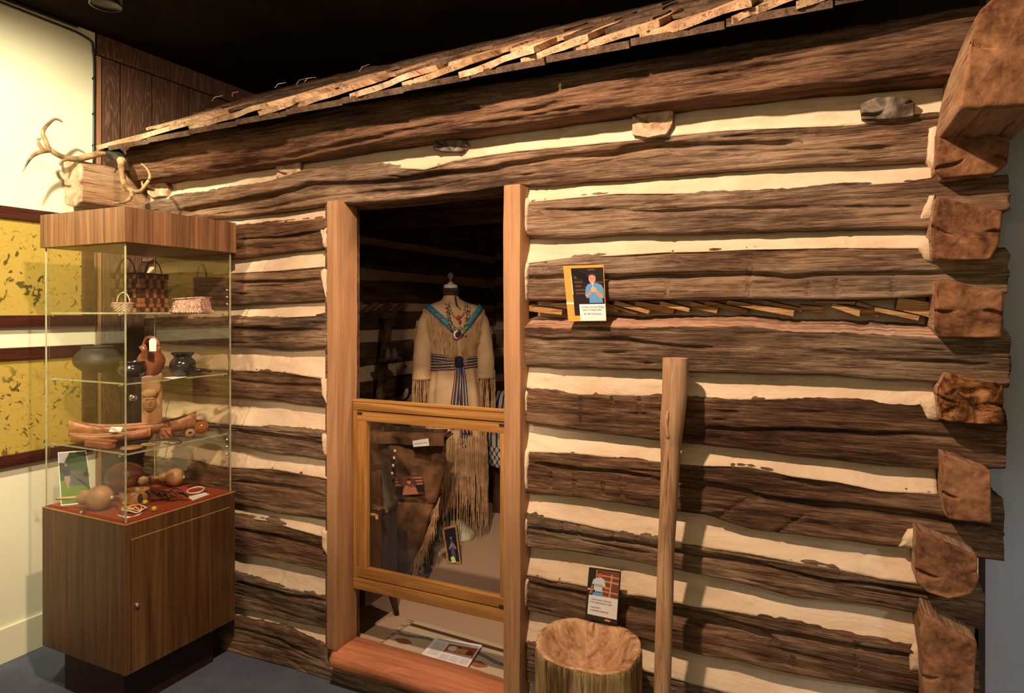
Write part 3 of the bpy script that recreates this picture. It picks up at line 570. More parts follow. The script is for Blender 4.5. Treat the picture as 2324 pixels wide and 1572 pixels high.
# roof shingles
SL = math.radians(27); cs, sn = math.cos(SL), math.sin(SL)
EY = -.235; EZ = P(900, 160, 1, EY)[2]; _zl = P(218, 324, 1, EY); _zr = P(1676, 17, 1, EY)
def ez(x): return float(_zl[2]+(_zr[2]-_zl[2])*(x-_zl[0])/(_zr[0]-_zl[0]))
ed = [218, 428, 593, 660, 800, 918, 1051, 1190, 1307, 1466, 1676, 1825, 2000, 2200, 2420]
xsn = [P(e, 100, 1, EY)[0] for e in ed]; xsn[0] = float(_zl[0])+.02
def shingle(x0, x1, up0, ln, th, tilt, mat, lift=0):
    seedc[0] += 1; sd = seedc[0]; nx = 26; nl = 7; V = []
    for j in range(nl):
        for i in range(nx):
            fx = i/(nx-1); u_ = up0+ln*j/(nl-1)
            if j == 0: u_ += .016*float(fbm(np.array(fx*4.), np.array(1.), sd, 3))+.006*float(vn(np.array(fx*40.), np.array(1.), sd+2))
            h_ = lift+tilt*(fx-.5)+.010*float(fbm(np.array(fx*2.5), np.array(u_*3.), sd+1, 2))
            x_ = x0+(x1-x0)*fx+.004*float(vn(np.array(u_*30.), np.array(2.), sd+4))
            V.append((x_, EY+u_*cs-h_*sn, ez(x_)+u_*sn+h_*cs))
    V = np.array(V); dn = np.array([0, sn, -cs])*th; V2 = V+dn; V2[:, 2] += .0; n = len(V); f1 = grid_faces(nl, nx)
    f = f1+[[i+n for i in q[::-1]] for q in f1]
    for i in range(nx-1): f.append([i, i+1, i+1+n, i+n]); e = (nl-1)*nx+i; f.append([e, e+n, e+1+n, e+1])
    for j in range(nl-1): a_, b_ = j*nx, (j+1)*nx; f.append([a_, a_+n, b_+n, b_]); f.append([a_+nx-1, b_+nx-1, b_+nx-1+n, a_+nx-1+n])
    o = link_mesh('shingle', np.vstack([V, V2]), f, mat, cabin); bm = bmesh.new(); bm.from_mesh(o.data); bmesh.ops.recalc_face_normals(bm, faces=bm.faces); bm.to_mesh(o.data); bm.free(); return auto(o, 40)
for i in range(len(ed)-1):
    x0, x1 = xsn[i], xsn[i+1]; shingle(x0-.02, x1+.035, random.uniform(-.01, .01), .42, .019, .030, M_shingle, .0)
rx = random.Random(3)
for r, up in ((1, .20), (2, .50), (3, .82)):
    x = -2.85
    while x < .6:
        wd = rx.uniform(.16, .30); shingle(x, x+wd+.012, up+rx.uniform(-.03, .03), .42, .013, rx.uniform(.002, .009), M_dshingle if r > 1 or rx.random() < .5 else M_shingle, .008*r+.004); x += wd
for i in range(6):                       # splinters on the eave
    x = rx.uniform(-2.7, .0); u_ = rx.uniform(0, .12); y_ = EY+u_*cs; z_ = EZ+u_*sn+.02
    a = rx.uniform(-.5, .5); L = rx.uniform(.02, .055); MB().tube([(x, y_, z_), (x+L*.5*math.cos(a), y_-.01, z_+.006+L*.25*abs(math.sin(a))), (x+L*math.cos(a), y_+.01, z_+.01+L*abs(math.sin(a)))], [.0016, .0014, .0005], 5).build('splinter', M_shingle, cabin)
for i in range(13): x0 = -2.88+i*.265; zq = ez(x0+.13)-.022; b = MB(); b.prism([(x0, EY+.012, zq), (x0+.26, EY+.012, zq), (x0+.26, EY+.012+1.18*cs, zq+1.18*sn), (x0, EY+.012+1.18*cs, zq+1.18*sn)], (0, .008, -.018)); b.build('roof_board', M_dshingle, cabin)
#PART2
# ================================================================== PRINTS AND CARDS
def flatc(name, c, rough=.7, spec=.15):
    return Mat(name, rough, spec).col(c).m
FC = {}
def fc_(r, g, b):
    k_ = (r, g, b)
    if k_ not in FC: FC[k_] = flatc('print_colour_%d' % (len(FC)+1), srgb(r, g, b))
    return FC[k_]
class Card:                              # flat print spanned by four corners
    def __init__(s, tl, tr, br, bl):
        s.c = [np.array(q, float) for q in (tl, tr, br, bl)]; n_ = np.cross(s.c[1]-s.c[0], s.c[3]-s.c[0]); s.n = -n_/np.linalg.norm(n_)
        if np.dot(s.n, CAM-s.c[0]) < 0: s.n = -s.n
        s.v = []; s.f = []; s.mats = []; s.mi = []; s.lay = 0
    def at(s, u, v, h=0): return (s.c[0]*(1-u)+s.c[1]*u)*(1-v)+(s.c[3]*(1-u)+s.c[2]*u)*v+s.n*h
    def poly(s, pts, mat, h=None):
        s.lay += 1; h = .0004+.00002*s.lay if h is None else h; n_ = len(s.v); s.v += [tuple(s.at(u, v, h)) for u, v in pts]; s.f.append(list(range(n_, n_+len(pts))))
        if mat not in s.mats: s.mats.append(mat)
        s.mi.append(s.mats.index(mat)); return s
    def rect(s, u0, v0, u1, v1, mat): return s.poly([(u0, v0), (u1, v0), (u1, v1), (u0, v1)], mat)
    def oval(s, u, v, ru, rv, mat, n=16): return s.poly([(u+ru*math.cos(2*PI*i/n), v+rv*math.sin(2*PI*i/n)) for i in range(n)], mat)
    def bake(s, name, parent): 
        o = link_mesh(name, s.v, s.f, s.mats, parent, False); o.data.polygons.foreach_set('material_index', s.mi); return o
    def slab(s, name, mat, th, parent, grow=0, h0=0):
        a = [s.at(-grow, -grow, h0), s.at(1+grow, -grow, h0), s.at(1+grow, 1+grow, h0), s.at(-grow, 1+grow, h0)]; b = MB(); b.prism(a, -s.n*th); return b.build(name, mat, parent)
    def text(s, name, body, u, v, hgt, wid, mat, parent, h=.0016, align='CENTER'):
        cu = bpy.data.curves.new('t', 'FONT'); cu.body = body; cu.align_x = align; cu.size = 1; cu.resolution_u = 2; cu.offset = 0
        ob = bpy.data.objects.new('t', cu); COL.objects.link(ob); dg = bpy.context.evaluated_depsgraph_get(); me = bpy.data.meshes.new_from_object(ob.evaluated_get(dg))
        V = np.array([q.co for q in me.vertices]); F_ = [list(p_.vertices) for p_ in me.polygons]; bpy.data.objects.remove(ob); bpy.data.meshes.remove(me)
        if not len(V): return
        W = V[:, 0].max()-V[:, 0].min(); k_ = wid/W; off = {'CENTER': (V[:, 0].max()+V[:, 0].min())/2, 'LEFT': V[:, 0].min()}[align]
        return link_mesh(name, [s.at(u+(x-off)*k_, v-y*hgt, h) for x, y, _ in V], F_, mat, parent, False)
# --- card with the man in blue blowing a call, on the open log ledge
yk = -.046
q = [P(1278, 603, 1, yk+.02), P(1370, 600, 1, yk+.02), P(1376, 728, 1, yk), P(1290, 729, 1, yk)]
t = thing('photo_card', (P(1333, 728, 1, yk)), 'upright card photo of a man in a blue shirt, on the open log ledge', 'photo')
c = Card(*q); c.slab('backing', fc_(214, 150, 70), .004, t)
c.rect(.19, .05, .985, .90, fc_(32, 26, 26))
for a in ((.25, .20, .50, .24), (.25, .29, .45, .32), (.26, .36, .42, .39), (.26, .43, .56, .46), (.27, .49, .58, .52), (.60, .07, .78, .10), (.70, .30, .95, .33)): c.rect(*a, fc_(92, 62, 42))
c.poly([(.22, .06), (.50, .15), (.70, .30), (.66, .34), (.40, .24), (.2, .14)], fc_(18, 14, 14)); c.rect(0, .66, .19, .695, fc_(225, 220, 215)); c.poly([(.175, .18), (.19, .18), (.20, .52), (.185, .52)], fc_(220, 215, 210))
BL = fc_(92, 146, 190)
c.poly([(.66, .33), (.80, .325), (.92, .36), (.975, .44), (.97, .60), (.93, .60), (.94, .68), (.60, .68), (.60, .58), (.55, .60), (.50, .54), (.53, .40), (.58, .35)], BL)
c.poly([(.50, .54), (.56, .58), (.70, .46), (.68, .42), (.60, .50)], fc_(200, 132, 106)); c.poly([(.95, .58), (.88, .60), (.74, .48), (.78, .44), (.93, .53)], fc_(200, 132, 106))
c.oval(.72, .44, .07, .045, fc_(224, 158, 130)); c.oval(.70, .25, .088, .085, fc_(206, 138, 122)); c.oval(.70, .325, .045, .025, fc_(196, 150, 140))
c.poly([(.60, .24), (.61, .18), (.68, .15), (.76, .155), (.80, .20), (.795, .26), (.77, .20), (.70, .18), (.64, .19)], fc_(74, 48, 40)); c.oval(.675, .24, .010, .006, fc_(50, 30, 28)); c.oval(.735, .24, .010, .006, fc_(50, 30, 28))
c.poly([(.70, .30), (.715, .30), (.72, .40), (.705, .40)], fc_(205, 215, 215))
c.rect(.33, .70, 1.0, .995, M_white); c.bake('print', t)
for i, (s_, w_) in enumerate((('Turkey Tail and Wing', .56), ('Bone Turkey Caller', .48), ('By: Bill Morphew', .44))): c.text('caption_text', s_, .665, (.765, .815, .885)[i], .040, w_, M_ink, t)
c.slab('acrylic_cover', M_acr, .0015, t, .01, .0045)
# --- card on the mortar
q = [P(1337, 1287, 1, -.042), P(1409, 1297, 1, -.042), P(1401, 1418, 1, -.062), P(1327, 1402, 1, -.062)]
t = thing('photo_card', (P(1364, 1410, 1, -.045)), 'upright card photo of a man in a striped white shirt, propped on the stump', 'photo')
c = Card(*q); c.slab('backing', fc_(44, 40, 40), .004, t)
c.rect(.03, .02, .985, .985, fc_(52, 46, 44)); c.rect(.24, .02, .97, .62, fc_(122, 74, 52))
for a in ((.26, .10, .96, .15), (.42, .20, .96, .26), (.36, .40, .96, .45), (.42, .50, .96, .56)): c.poly([(a[0], a[1]), (a[2], a[1]+.02), (a[2], a[3]), (a[0], a[3]-.02)], fc_(196, 140, 108))
c.rect(.24, .03, .275, .5, fc_(188, 134, 104)); c.rect(.01, .40, .18, .435, fc_(200, 185, 160))
WS = fc_(206, 212, 220)
c.poly([(.27, .18), (.40, .16), (.52, .20), (.56, .32), (.47, .34), (.47, .45), (.20, .44), (.20, .30), (.13, .33), (.17, .22)], WS)
for v_ in (.30, .325): c.poly([(.22, v_), (.47, v_+.01), (.47, v_+.018), (.22, v_+.008)], fc_(38, 46, 66))
c.poly([(.12, .30), (.20, .32), (.20, .33), (.12, .31)], fc_(38, 46, 66)); c.poly([(.13, .33), (.18, .34), (.14, .50), (.08, .50)], fc_(196, 120, 92)); c.poly([(.50, .34), (.56, .32), (.74, .34), (.74, .37), (.56, .375)], fc_(206, 132, 104))
c.poly([(.19, .44), (.48, .45), (.50, .53), (.18, .53)], fc_(104, 166, 214)); c.rect(.28, .44, .46, .455, fc_(40, 34, 32)); c.rect(.20, .42, .25, .47, fc_(30, 28, 30))
c.oval(.36, .115, .062, .062, fc_(198, 112, 88)); c.poly([(.29, .11), (.30, .06), (.37, .045), (.43, .07), (.42, .10), (.36, .07)], fc_(92, 38, 28)); c.poly([(.72, .08), (.76, .08), (.72, .58), (.68, .58)], fc_(214, 160, 126))
c.rect(.20, .955, .28, .985, fc_(34, 30, 34)); c.oval(.70, .955, .10, .022, fc_(206, 130, 92)); c.rect(.07, .525, .97, .905, M_white); c.bake('print', t)
for s_, u_, v_, w_, al in (('MORTAR & PESTLE', .47, .615, .60, 'CENTER'), ('FOR GRINDING CORN', .47, .670, .68, 'CENTER'), ('MADE BY:', .16, .765, .30, 'LEFT'), ('NORMAN FARMER', .16, .825, .56, 'LEFT')): c.text('caption_text', s_, u_, v_, .040, w_, M_ink, t, align=al)
c.slab('acrylic_cover', M_acr, .0015, t, .01, .0045)
# ================================================================== MORTAR AND PESTLE
mc = P(1336, 1457, 2, .50); mc[1] = min(mc[1], -.20); R0 = .157; zt = .50
t = thing('mortar', (mc[0], mc[1], 0), 'hollowed stump mortar with bark, standing before the cabin wall', 'mortar')
def mring(a, z): return R0*(1+.05*fbm(np.cos(a)*1.4+5, np.sin(a)*1.4, 41, 3)+.035*fbm(np.cos(a)*6, np.sin(a)*6+z*2.0, 42, 3)+.02*fbm(a*9, z*3, 43, 2))
na = 150; A_ = np.linspace(0, 2*PI, na, endpoint=False)
tilt = lambda x, y: .030*y/R0*-1*0+ .006*np.sin(3*np.arctan2(y, x))
def rings(spec):
    out = []
    for rr, z, w_ in spec:
        r = mring(A_, z)*rr*(1+.05*w_*fbm(np.cos(A_)*7*rr, np.sin(A_)*7*rr, 50, 3)); x = r*np.cos(A_); y = r*np.sin(A_)
        zz = z+(0 if z < zt-.03 else tilt(x, y))+w_*.006*fbm(x*22, y*22, 47, 4); out.append(np.stack([x+mc[0], y+mc[1], np.full(na, 0.)+zz], 1))
    return np.vstack(out)
sb = [(1.02, z, 0) for z in np.linspace(0, zt-.012, 46)]+[(1.0, zt-.004, .2)]
link_mesh('bark', rings(sb), grid_faces(len(sb), na, wrap_v=True), M_bark, t)
sw = [(1.0, zt-.004, .2), (.985, zt, .3), (.93, zt-.001, .5), (.87, zt-.005, .5), (.83, zt-.018, 1), (.74, zt-.036, 1.4), (.64, zt-.055, 1.6), (.52, zt-.074, 1.6), (.40, zt-.092, 1.4), (.26, zt-.112, 1), (.12, zt-.12, .6), (.01, zt-.121, 0)]
link_mesh('bowl', rings(sw), grid_faces(len(sw), na, wrap_v=True), M_stump, t)
# pestle leaning on the wall
t = thing('pestle', (P(1503, 1572, 1, -.27)[0], -.36, 0), 'tall peeled wooden pestle with thick head leaning on the logs', 'pestle')
sp = [(812, 1533, 57), (830, 1533, 58), (900, 1531, 56), (960, 1525, 53), (990, 1523, 50), (1012, 1522, 45), (1060, 1521, 42), (1150, 1517, 39), (1260, 1511, 37), (1360, 1509, 38), (1450, 1506, 38), (1572, 1503, 38), (1700, 1499, 38)]
pts = []; rad = []
for py, px, wd in sp:
    yy = -.085-.10*(py-812)/760.; p_ = P(px, py, 1, yy); dz = (p_-CAM); Zc = dz[0]*-math.sin(YAW)+dz[1]*math.cos(YAW); pts.append(p_); rad.append(wd/2*Zc/F)
last = pts[-1]; d_ = pts[-1]-pts[-2]; pts.append(last+d_*(last[2]-.01)/-d_[2]); rad.append(rad[-1])
N = 120; S = np.linspace(0, len(pts)-1, N); PT = np.stack([np.interp(S, range(len(pts)), [p_[k_] for p_ in pts]) for k_ in range(3)], 1); RD = np.interp(S, range(len(pts)), rad)
for _ in range(3): PT[1:-1] = (PT[:-2]+PT[1:-1]*2+PT[2:])/4; RD[1:-1] = (RD[:-2]+RD[1:-1]*2+RD[2:])/4
nv = 96; V = []
for i in range(N):
    for k_ in range(nv):
        a = 2*PI*k_/nv; z_ = PT[i][2]; n_ = .02*float(fbm(np.array(math.cos(a)*2+z_*3), np.array(math.sin(a)*2), 91, 3))
        gr = -.30*math.exp(-((a-4.80-.12*math.sin(z_*5))/.055)**2)*(.35+.65*max(0, 1-abs(z_-1.03)/.12))*min(1, max(0, (1.10-z_)/.05))*(.5+abs(math.sin(z_*7)))
        r_ = RD[i]*(1+n_+gr); V.append(PT[i]+np.array([math.cos(a)*r_, math.sin(a)*r_, 0]))
V = np.array(V); f = grid_faces(N, nv, wrap_v=True); V = np.vstack([V, PT[0]+[0, 0, .001], PT[-1]]); f += [[N*nv, k_, (k_+1) % nv] for k_ in range(nv)]+[[N*nv+1, (N-1)*nv+(k_+1) % nv, (N-1)*nv+k_] for k_ in range(nv)]
auto(link_mesh('shaft', V, f, M_pestle, t), 50)
kp = P(1519, 975, 1, -.137); MB().tube(smooth_path([kp+[-.004, 0, .055], kp+[-.009, -.002, .02], kp+[-.006, -.003, -.01], kp+[.0, 0, -.03]], 4), [.004]*2+[.007]*9+[.003]*2, 8).build('split_knot', M_pestle, t, True)
# ================================================================== ANTLERS
t = thing('antler_rattle', P(255, 372, 1, -.2), 'pair of antlers joined by black tape, hung on the beam end', 'antlers')
yA = lambda px: -.20-.25*(235-px)/150.
def ap(l): return [P(a, b, 1, yA(a)) for a, b in l]
def yB(px, py): return -.20-.06*(py-365)/90.
def bp(l): return [P(a, b, 1, yB(a, b)) for a, b in l]
def antl(name, path, r0, r1, par, n=8):
    pp = smooth_path(path, n); L_ = len(pp); return MB().tube(pp, [r0+(r1-r0)*(i/(L_-1))**1.2 for i in range(L_)], 12).build(name, M_antler, par, True)
o = antl('antler', ap([(236, 345), (205, 354), (172, 361), (140, 355), (112, 338), (103, 318), (97, 300), (108, 283), (125, 270), (142, 277)]), .0145, .004, t)
antl('tine', ap([(112, 340), (90, 345), (70, 358), (52, 388)]), .012, .002, o); antl('tine', ap([(96, 338), (88, 326), (86, 317), (93, 314)]), .008, .003, o); antl('tine', ap([(150, 361), (140, 366), (136, 374)]), .008, .003, o)
o = antl('antler', bp([(275, 366), (276, 392), (284, 420), (298, 432), (318, 434), (330, 420), (340, 402), (335, 385), (321, 371)]), .0135, .003, t)
antl('tine', bp([(300, 434), (298, 448), (280, 459), (257, 461)]), .011, .003, o); antl('tine', bp([(290, 428), (283, 432), (277, 429)]), .006, .002, o); antl('tine', bp([(326, 425), (322, 414), (325, 411)]), .006, .002, o)
for l, fn in (([(238, 344), (233, 346)], ap), ([(275, 362), (276, 368)], bp)): MB().tube(fn(l), .0185, 14).build('burr', M_antler, t, True)
MB().tube(smooth_path([P(238, 344, 1, -.20), P(250, 346, 1, -.18), P(268, 352, 1, -.18), P(275, 364, 1, -.20)], 5), [.016, .019, .024, .027, .028, .028, .029, .030, .030, .029, .027, .025, .024, .022, .02, .018], 16).build('tape_joint', M_tape, t, True)
MB().tube([P(244, 352, 1, -.19), P(246, 372, 1, -.19)], .002, 6).build('hanging_wire', M_tape, t, True)
# ================================================================== MAP FRAMES ON THE LEFT WALL
def map_mat(name, seed_, sc, yc, zc, ry, rz):
    m = Mat(name, .28, .45); tc = m.n('ShaderNodeTexCoord'); mp = m.n('ShaderNodeMapping'); mp.inputs['Location'].default_value = (seed_, 0, 0); m.l(tc.outputs['Object'], mp.inputs[0])
    a = m.n('ShaderNodeTexNoise'); a.inputs['Scale'].default_value = sc; a.inputs['Detail'].default_value = 6; a.inputs['Distortion'].default_value = 1.4; m.l(mp.outputs[0], a.inputs[0])
    b = m.n('ShaderNodeTexNoise'); b.inputs['Scale'].default_value = sc*.42; b.inputs['Detail'].default_value = 5; m.l(mp.outputs[0], b.inputs[0])
    ln = m.math('ABSOLUTE', m.math('SUBTRACT', m.math('FRACT', m.math('MULTIPLY', b.outputs[0], 9.0)), .5))
    lines = m.ramp(ln, [(.0, (1, 1, 1, 1)), (.05, (0, 0, 0, 1))]); blot = m.ramp(a.outputs[0], [(.36, (1, 1, 1, 1)), (.40, (0, 0, 0, 1))])
    sep = m.n('ShaderNodeSeparateXYZ'); m.l(tc.outputs['Object'], sep.inputs[0])
    g1 = m.math('POWER', m.math('DIVIDE', m.math('SUBTRACT', sep.outputs[1], yc), ry), 2.0); g2 = m.math('POWER', m.math('DIVIDE', m.math('SUBTRACT', sep.outputs[2], zc), rz), 2.0)
    msk = m.ramp(m.math('ADD', g1, g2), [(.35, (1, 1, 1, 1)), (1.1, (0, 0, 0, 1))])
    ink = m.math('MULTIPLY', m.math('ADD', m.math('MULTIPLY', lines, .40), m.math('MULTIPLY', blot, .8)), msk)
    m.col(m.mix(m.math('MINIMUM', ink, .92), (.54, .38, .08, 1), (.035, .025, .01, 1))); return m.m
M_frame = lam('dark_red_moulding', (.02, .006, .005, 1), (.06, .016, .010, 1), (.11, .035, .022, 1), 1, .25, 1, .5)
for z0, z1, lb, sd in ((1.432, 1.95, 'dark framed yellow map, upper one on the cream wall', 1.7), (.835, 1.345, 'dark framed yellow map, lower one on the cream wall', 8.3)):
    y0, y1 = -1.25, -.128; t = thing('framed_map', (LW+.01, (y0+y1)/2, z0), lb, 'picture', 'framed maps on the cream wall')
    W_ = .052
    for nm, lo, hi in (('frame_rail', (y0, z0), (y1, z0+W_)), ('frame_rail', (y0, z1-W_), (y1, z1)), ('frame_stile', (y0, z0+W_), (y0+W_, z1-W_)), ('frame_stile', (y1-W_, z0+W_), (y1, z1-W_))):
        b = MB(); b.box((LW+.014, (lo[0]+hi[0])/2, (lo[1]+hi[1])/2), (.026, hi[0]-lo[0], hi[1]-lo[1]), bev=.006)
        o = b.build(nm, M_frame, t); auto(o)
    b = MB(); b.box((LW+.006, (y0+y1)/2, (z0+z1)/2), (.008, y1-y0-.09, z1-z0-.09)); b.build('map_sheet', map_mat('map_print', sd, 22, .34, .20, .34, .30), t)
    b = MB(); b.box((LW+.013, (y0+y1)/2, (z0+z1)/2), (.002, y1-y0-.1, z1-z0-.1)); b.build('glazing', M_acr, t)
# ================================================================== DISPLAY CASE
X0, X1, Y0, Y1 = -2.771, -2.263, -.553, -.068; ZB, ZT, ZV, ZTOP = .182, .729, 1.751, 1.880
case = thing('display_case', ((X0+X1)/2, (Y0+Y1)/2, 0), 'tall glass display case on a walnut laminate cabinet, left of the doorway', 'display case')
cx_, cy_ = (X0+X1)/2, (Y0+Y1)/2; wx, wy = X1-X0, Y1-Y0
def bx(name, lo, hi, mat, par=case, bev=0): return slab(name, lo, hi, mat, par, bev)
bx('plinth', (X0+.06, Y0+.05, 0), (X1-.085, Y1-.04, ZB-.002), M_plinth)
bx('cabinet_body', (X0, Y0, ZB), (X1-.018, Y1, ZT), M_lam, bev=.002)
bx('face_frame', (X1-.018, Y0, ZT-.058), (X1, Y1, ZT), M_lam, bev=.0015); bx('face_frame', (X1-.018, Y0, ZB), (X1, Y0+.020, ZT-.058), M_lam, bev=.0015); bx('face_frame', (X1-.018, Y1-.028, ZB), (X1, Y1, ZT-.058), M_lam, bev=.0015)
d = bx('door', (X1-.018, Y0+.022, ZB), (X1+.001, Y1-.030, ZT-.061), M_lam, bev=.0015)
M_edge = plain('worn_edge_strip', (.42, .26, .10, 1), .5)
bx('edge_strip', (X1-.004, Y0+.021, ZT-.0608), (X1+.0012, Y1-.029, ZT-.0582), M_edge); bx('edge_strip', (X0, Y0-.0012, ZT-.002), (X1, Y0+.004, ZT+.0015), M_edge); bx('edge_strip', (X1-.004, Y0, ZT-.002), (X1+.0012, Y1, ZT+.0015), M_edge)
b = MB(); lk = P(310, 1372, 0, X1); Ry = Matrix.Rotation(PI/2, 3, 'Y'); b.lathe((X1, lk[1], lk[2]), [(.001, .012), (.006, .012), (.0085, .008), (.009, 0)], 18, R=Ry); o = b.build('lock', M_chrome, d, True)
bx('plinth_hole', (X1-.0855, P(392, 1492, 0, X1-.085)[1]-.012, .085), (X1-.083, P(392, 1492, 0, X1-.085)[1]+.012, .125), M_blackpl)
bx('felt_deck', (X0+.006, Y0+.006, ZT), (X1-.006, Y1-.006, ZT+.003), M_felt)
bx('top_box', (X0-.004, Y0-.004, ZV), (X1+.004, Y1+.004, ZTOP), M_lamv, bev=.0015)
gi = .010; tk = .005
bx('glass_pane', (X0+gi, Y0+gi, ZT), (X1-gi-.007, Y0+gi+tk, ZV), M_glass); bx('glass_pane', (X0+gi, Y1-gi-tk, ZT), (X1-gi-.007, Y1-gi, ZV), M_glass)
bx('glass_pane', (X0+gi, Y0+gi+.006, ZT), (X0+gi+tk, Y1-gi-.006, ZV), M_glass); gd = bx('glass_door', (X1-gi-tk, Y0+gi+.006, ZT+.003), (X1-gi, Y1-gi-.003, ZV), M_glass)
for x_, y_ in ((X1-gi-.004, Y0+gi+.001), (X0+gi, Y0+gi), (X0+gi, Y1-gi-.002), (X1-gi-.004, Y1-gi-.002)): bx('pane_edge', (x_-.0022, y_-.0022, ZT), (x_+.0022, y_+.0022, ZV), M_gedge)
SH = [1.497, 1.238, .981]
for z_ in SH:
    s_ = bx('glass_shelf', (X0+.02, Y0+.022, z_-.006), (X1-.022, Y1-.02, z_), M_glass)
    for lo, hi in (((X0+.02, Y0+.0205, z_-.006), (X1-.021, Y0+.0222, z_)), ((X1-.0222, Y0+.022, z_-.006), (X1-.0205, Y1-.02, z_))): bx('polished_edge', lo, hi, M_gedge, s_)
    for x_, y_ in ((X0+.05, Y0+.017), (X1-.05, Y0+.017), (X0+.05, Y1-.017), (X1-.05, Y1-.017)): MB().box((x_, y_, z_-.010), (.012, .010, .008), bev=.002).build('shelf_clip', M_chrome, case)
b = MB(); lk = P(300, 902, 0, X1-gi); b.lathe((X1-gi, lk[1], lk[2]), [(.001, .020), (.008, .019), (.0115, .013), (.012, 0)], 20, R=Ry); b.build('lock', M_chrome, gd, True)
MB().box((X1-gi+.002, Y0+gi+.004, lk[2]), (.010, .014, .030), bev=.002).build('latch_clip', M_acr, gd)
for px_, pys in ((515, (658, 674, 690)), (515, (997, 1013, 1030))):
    for py in pys: h_ = P(px_, py, 0, X1-gi); MB().lathe((X1-gi, h_[1], h_[2]), [(.001, .007), (.005, .005), (.006, 0)], 12, R=Ry).build('hinge_stud', M_chrome, gd, True)
kb = P(188, 1162, 1, Y0+gi); MB().lathe((kb[0], Y0+gi+.004, kb[2]), [(.001, .016), (.006, .013), (.007, .007), (.004, 0)], 14, R=Matrix.Rotation(PI/2, 3, 'X')).build('knob', M_chrome, case, True)
# --- objects in the case -------------------------------------------------
def on(px, py, z): return P(px, py, 2, z)
mm = .00172
# splint basket
bc = P(318, 700, 1, -.27); bc[2] = SH[0]; t = thing('splint_basket', bc, 'square dark splint basket with two tall hoop handles, top shelf', 'basket')
M_spd = plain('dark_splint', (.10, .035, .018, 1), .55, var=.25); M_spl = plain('light_splint', (.40, .17, .075, 1), .55, var=.25)
rzb = math.radians(12); hw = .073; hh = .158; b = MB()
Rb = Matrix.Rotation(rzb, 3, 'Z')
for sgn in range(4):
    Rf = Matrix.Rotation(rzb+sgn*PI/2, 3, 'Z'); nc = 7; nr = 8
    for i in range(nc):
        for j in range(nr):
            u_ = -hw+(i+.5)*2*hw/nc; z_ = (j+.5)*hh/nr; up = (i+j) % 2
            wide = j in (2, 4, 5)
            c3 = Rf @ Vector((u_, -hw-(.002 if up else 0), z_)); b.box((bc[0]+c3.x, bc[1]+c3.y, bc[2]+c3.z), (2*hw/nc*(.98 if up else .8), .0035, hh/nr*(.8 if up else .98)), R=Rf, m=(1 if (up and not (j//2) % 2) or (not up and (j//2) % 2) else 0))
o = b.build('woven_body', [M_spd, M_spl], t)
sq = [Rb @ Vector(v_) for v_ in ((-hw, -hw, hh), (hw, -hw, hh), (hw, hw, hh), (-hw, hw, hh))]
MB().tube([np.array(bc)+np.array(v_) for v_ in sq], .005, 8, closed=True).build('rim', M_spd, t, True)
for sy_ in (-1, 1):
    hp = [Rb @ Vector((.046*math.cos(a)*1.0, sy_*hw*.98, hh-.02+.085*math.sin(a))) for a in np.linspace(0, PI, 15)]
    hp = [np.array(bc)+np.array(v_) for v_ in hp]; MB().tube(hp, .004, 8, flat=.6).build('handle', M_spd, t, True)
# mini basket
def round_basket(px, y, w_, h_, lb, handle, mat, rimm, name='basket', z=SH[0], flat=1.0):
    c0 = P(px, 700, 1, y); c0[2] = z; t = thing(name, c0, lb, 'basket'); b = MB(); nr = 7
    for j in range(nr):
        rr = w_/2*(.72+.28*(j/(nr-1))**.7); zz = c0[2]+h_*(j+.5)/nr; n_ = 24
        b.tube([(c0[0]+(rr+(.0012 if (i+j) % 2 else -.0012))*math.cos(2*PI*i/n_), c0[1]+(rr+(.0012 if (i+j) % 2 else -.0012))*math.sin(2*PI*i/n_)*flat, zz) for i in range(n_)], h_/nr*.52, 6, closed=True)
    b.lathe((c0[0], c0[1], c0[2]+.001), [(.0005, 0), (w_*.36, 0), (w_*.36, .003), (.0005, .003)], 20); b.build('woven_body', mat, t, True)
    n_ = 40; MB().tube([(c0[0]+(w_/2+.001)*math.cos(2*PI*i/n_), c0[1]+(w_/2+.001)*math.sin(2*PI*i/n_)*flat, c0[2]+h_+.0015*(i % 2)) for i in range(n_)], .0028, 6, closed=True).build('rim', rimm, t, True)
    if handle:
        dv = Vector((math.cos(YAW), math.sin(YAW), 0)); MB().tube([np.array(c0)+np.array(dv)*(w_*.36*math.cos(a))+np.array([0, 0, h_+handle*math.sin(a)]) for a in np.linspace(0, PI, 15)], .0022, 6).build('handle', mat, t, True)
    return t
M_pale = plain('pale_reed', (.62, .44, .29, 1), .6, var=.25, sc=60); M_pink = plain('pinkish_reed', (.58, .33, .23, 1), .6, var=.3, sc=80)
round_basket(280, -.47, .068, .034, 'tiny pale reed basket with hoop handle, top shelf', .042, M_pale, M_pink)
# folded diamond basket
c0 = P(436, 700, 1, -.28); c0[2] = SH[0]; t = thing('woven_basket', c0, 'low pinkish twill basket with slanted sides, top shelf right', 'basket'); b = MB()
for s_ in range(4):
    Rf = Matrix.Rotation(.5+s_*PI/2, 3, 'Z')
    for i in range(12):
        for j in range(6):
            f_ = j/5.; u_ = (-.5+(i+.5)/12)*(.105-.02*f_+(.02 if j == 0 else 0)); c3 = Rf @ Vector((u_+.004*(j % 2), -(.054+.004*((i+j) % 2)*.5-.006*f_), .004+.009*j))
            b.box((c0[0]+c3.x, c0[1]+c3.y, c0[2]+c3.z), (.0085, .003, .0105), R=Rf @ Matrix.Rotation(.7 if (i//3) % 2 else -.7, 3, 'Y'), m=(i+j) % 2)
b.box((c0[0], c0[1], c0[2]+.002), (.09, .09, .003), rz=.5); b.build('woven_body', [M_pale, M_pink], t)
